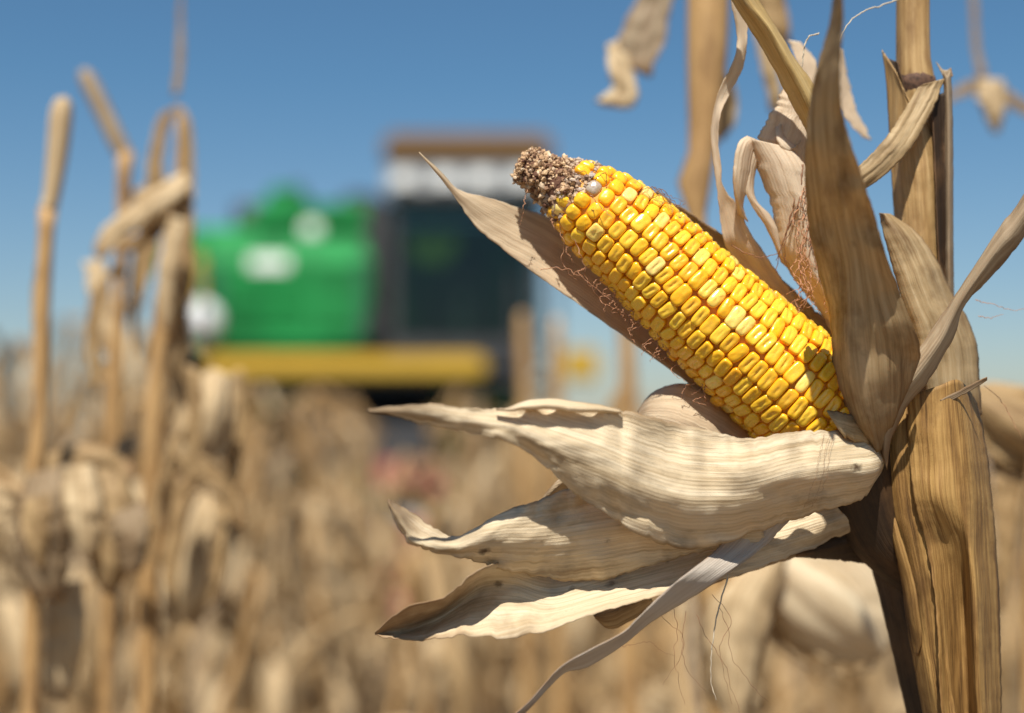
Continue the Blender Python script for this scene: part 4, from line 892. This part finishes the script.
# cab
cx0, cx1 = -1.16, .28
cab = MB().box(cx0, cx1, FY - .1, FY + 1.4, 2.02, 2.3, .03).build('cab', 'dark', CH)
def onto(o): return o
for a in ((cx0, cx0 + .09), (cx1 - .07, cx1)):
    MB().box(a[0], a[1], FY - .08, FY - .0, 2.3, 3.60, .015).build('cab_post', 'dark', cab)
    MB().box(a[0], a[1], FY + 1.3, FY + 1.38, 2.3, 3.60, .015).build('cab_post', 'dark', cab)
MB().box(cx0 + .09, cx1 - .07, FY - .07, FY - .055, 2.3, 3.59, 0).build('windscreen', 'glass', cab)
MB().box(cx0 + .01, cx0 + .025, FY + .0, FY + 1.3, 2.3, 3.59, 0).build('side_window', 'glass', cab)
MB().box(cx1 - .025, cx1 - .01, FY + .0, FY + 1.3, 2.3, 3.59, 0).build('side_window', 'glass', cab)
MB().box(cx0 + .09, cx1 - .09, FY + 1.3, FY + 1.36, 2.3, 3.59, 0).build('rear_wall', 'dark', cab)
MB().box(cx0 - .02, cx1 + .04, FY - .24, FY + 1.42, 3.62, 3.93, .05).build('lamp_panel', 'white', cab)
MB().box(cx0 - .04, cx1 + .10, FY - .30, FY + 1.5, 3.94, 4.20, .06).build('roof', 'tan_roof', cab)
for x in (-1.0, -.62, -.28, .08):
    MB().box(x - .09, x + .09, FY - .275, FY - .242, 3.69, 3.85, .02).build('headlight', 'lamp', cab)
MB().box(-.75, -.2, FY + .75, FY + .9, 2.6, 3.3, .06).box(-.75, -.2, FY + .35, FY + .9, 2.5, 2.65, .05).build('seat', 'dark', cab)
MB().box(-.98, -.52, FY + .06, FY + .12, 3.02, 3.40, .09).build('lime_reflection', 'lime', cab)  # made-up lime slab imitating a reflection in the glass
st = MB(); 
for k in range(20):
    a0, a1 = 2 * math.pi * k / 20, 2 * math.pi * (k + 1) / 20
    st.bar((-.48 + .2 * math.cos(a0), FY + .25 - .08 * math.sin(a0), 2.72 + .16 * math.sin(a0)), (-.48 + .2 * math.cos(a1), FY + .25 - .08 * math.sin(a1), 2.72 + .16 * math.sin(a1)), .016)
st.bar((-.48, FY + .25, 2.72), (-.48, FY + .05, 2.3), .03).build('steering_wheel', 'steel', cab)
MB().bar((cx1, FY - .1, 3.7), (cx1 + .3, FY - .35, 3.5), .018).bar((cx1 + .3, FY - .35, 3.5), (cx1 + .3, FY - .35, 3.0), .018).box(cx1 + .2, cx1 + .42, FY - .4, FY - .36, 2.95, 3.4, .02).build('mirror', 'dark', cab)
# platform, ladder and the yellow front beam
beam = MB().box(-2.80, -.24, FY - .38, FY - .12, 1.92, 2.14, .04).build('front_beam', 'yellow', CH)
MB().box(-2.9, .35, FY - .3, FY + 1.0, 1.84, 1.93, .02).build('platform', 'dark', CH)
MB().cyl(Vector((-2.90, FY - .1, 2.46)), .19, .30, 'Y', bev=.03).build('white_canister', 'white_drum', CH, True)
lad = MB()
for x in (.02, .42): lad.bar((x, FY - .3, .7), (x, FY - .1, 2.9), .025)
for k in range(6): lad.bar((.02, FY - .29 + .03 * k, .85 + .3 * k), (.42, FY - .29 + .03 * k, .85 + .3 * k), .022)
lad.build('ladder', 'dark', CH)
MB().box(.48, .80, FY - .25, FY - .05, 1.9, 2.2, .03).build('indicator_box', 'yellow', CH)
MB().bar((.3, FY - .15, 2.05), (.5, FY - .15, 2.05), .03).build('bracket', 'yellow', CH)
# engine deck details
MB().box(-2.5, -2.12, FY + 1.0, FY + 1.6, 3.70, 3.92, .06).build('intake_box', 'green', CH)
MB().box(-1.72, -1.4, FY + .9, FY + 1.5, 3.68, 3.84, .05).build('deck_box', 'dark', CH)
MB().box(-1.52, -1.38, FY + .26, FY + .31, 2.3, 3.1, .02).build('side_panel', 'green_dk', CH)
MB().box(-2.9, -2.76, FY + .27, FY + .31, 2.3, 3.0, .02).build('side_panel', 'green_dk', CH)
v = MB()
for k in range(7): v.box(-2.66, -2.06, FY + .262, FY + .285, 2.47 + k * .07, 2.505 + k * .07, .004)
v.build('vent_slats', 'green', CH)
MB().bar((-3.42, FY + 1.0, 3.1), (-3.42, FY + 5.5, 3.3), .16, 16).build('unloading_auger', 'green', CH, True)
MB().bar((-2.9, FY - .35, 2.2), (-2.9, FY - .35, 2.9), .02).bar((-2.9, FY - .35, 2.9), (-2.9, FY + .4, 2.9), .02).build('handrail', 'steel', CH)
hs = MB()
for k in range(3): hs.bar((-1.3, FY + .3 - .04 * k, 3.3 - .2 * k), (-1.32 - .04 * k, FY + .25, 2.3), .022)
hs.build('hose', 'dark', CH)
# wheels
def wheel(x, y, r, w):
    o = MB().cyl(Vector((x, y, r)), r, w, 'X', 40, bev=.06)
    for k in range(24):
        a = 2 * math.pi * k / 24; c = Vector((x, y + (r) * math.cos(a), r + r * math.sin(a)))
        for s in (-1, 1):
            o.bar(c + Vector((s * .03, 0, 0)), Vector((x + s * w * .48, y + r * math.cos(a + .1), r + r * math.sin(a + .1))), .035, 6)
    t = o.build('wheel', 'rubber', CH); 
    h = MB().cyl(Vector((x, y, r)), r * .55, w + .04, 'X', 32, bev=.03).cyl(Vector((x, y, r)), r * .18, w + .14, 'X', 16).build('rim', 'yellow', t)
for x in (-2.75, -.05): wheel(x, FY + 1.6, .88, .6)
for x in (-2.4, -.4): wheel(x, FY + 5.4, .55, .38)
# feeder house and corn header
MB().prism([(FY + .9, 1.9), (FY + .9, 1.1), (FY - 1.5, .45), (FY - 1.5, 1.05)], -1.95, -.75).build('feeder_house', 'dark', CH)
HY = FY - 2.2
hd = MB().prism([(HY + .8, .3), (HY + .8, 1.05), (HY + .72, 1.1), (HY + .6, .5), (HY + .1, .3)], -3.6, 1.2).build('corn_header', 'green_dk', CH)
MB().cyl(Vector((-1.2, HY + .42, .62)), .18, 4.6, 'X', 20).build('auger', 'steel', hd)
for k in range(7):
    x = -3.98 + k * .8
    mat = 'red' if k == 4 else 'steel'
    s = MB(); b = s.b
    pr = [((HY + .35), .40, .30, .75), ((HY - .3), .34, .26, .62), (HY - .9, .22, .20, .42), (HY - 1.35, .06, .12, .2)]
    prev = None
    for y, hw, z0, z1 in pr:
        ring = [b.verts.new((x + hw * .8 * math.cos(a), y, z0 + (z1 - z0) * math.sin(a))) for a in np.linspace(0, math.pi, 9)] + [b.verts.new((x, y, z0 - .05))]
        if prev:
            for i in range(10): b.faces.new((prev[i], prev[(i + 1) % 10], ring[(i + 1) % 10], ring[i]))
        else: b.faces.new(ring[::-1])
        prev = ring
    b.faces.new(prev); bmesh.ops.recalc_face_normals(b, faces=b.faces)
    o = s.build('snout', mat, hd, True)
    if mat == 'red': o['label'] = 'red snout of the corn header'
MB().box(-1.12, -.5, HY + .42, HY + .6, .92, 1.2, .04).build('header_hood', 'red', hd)
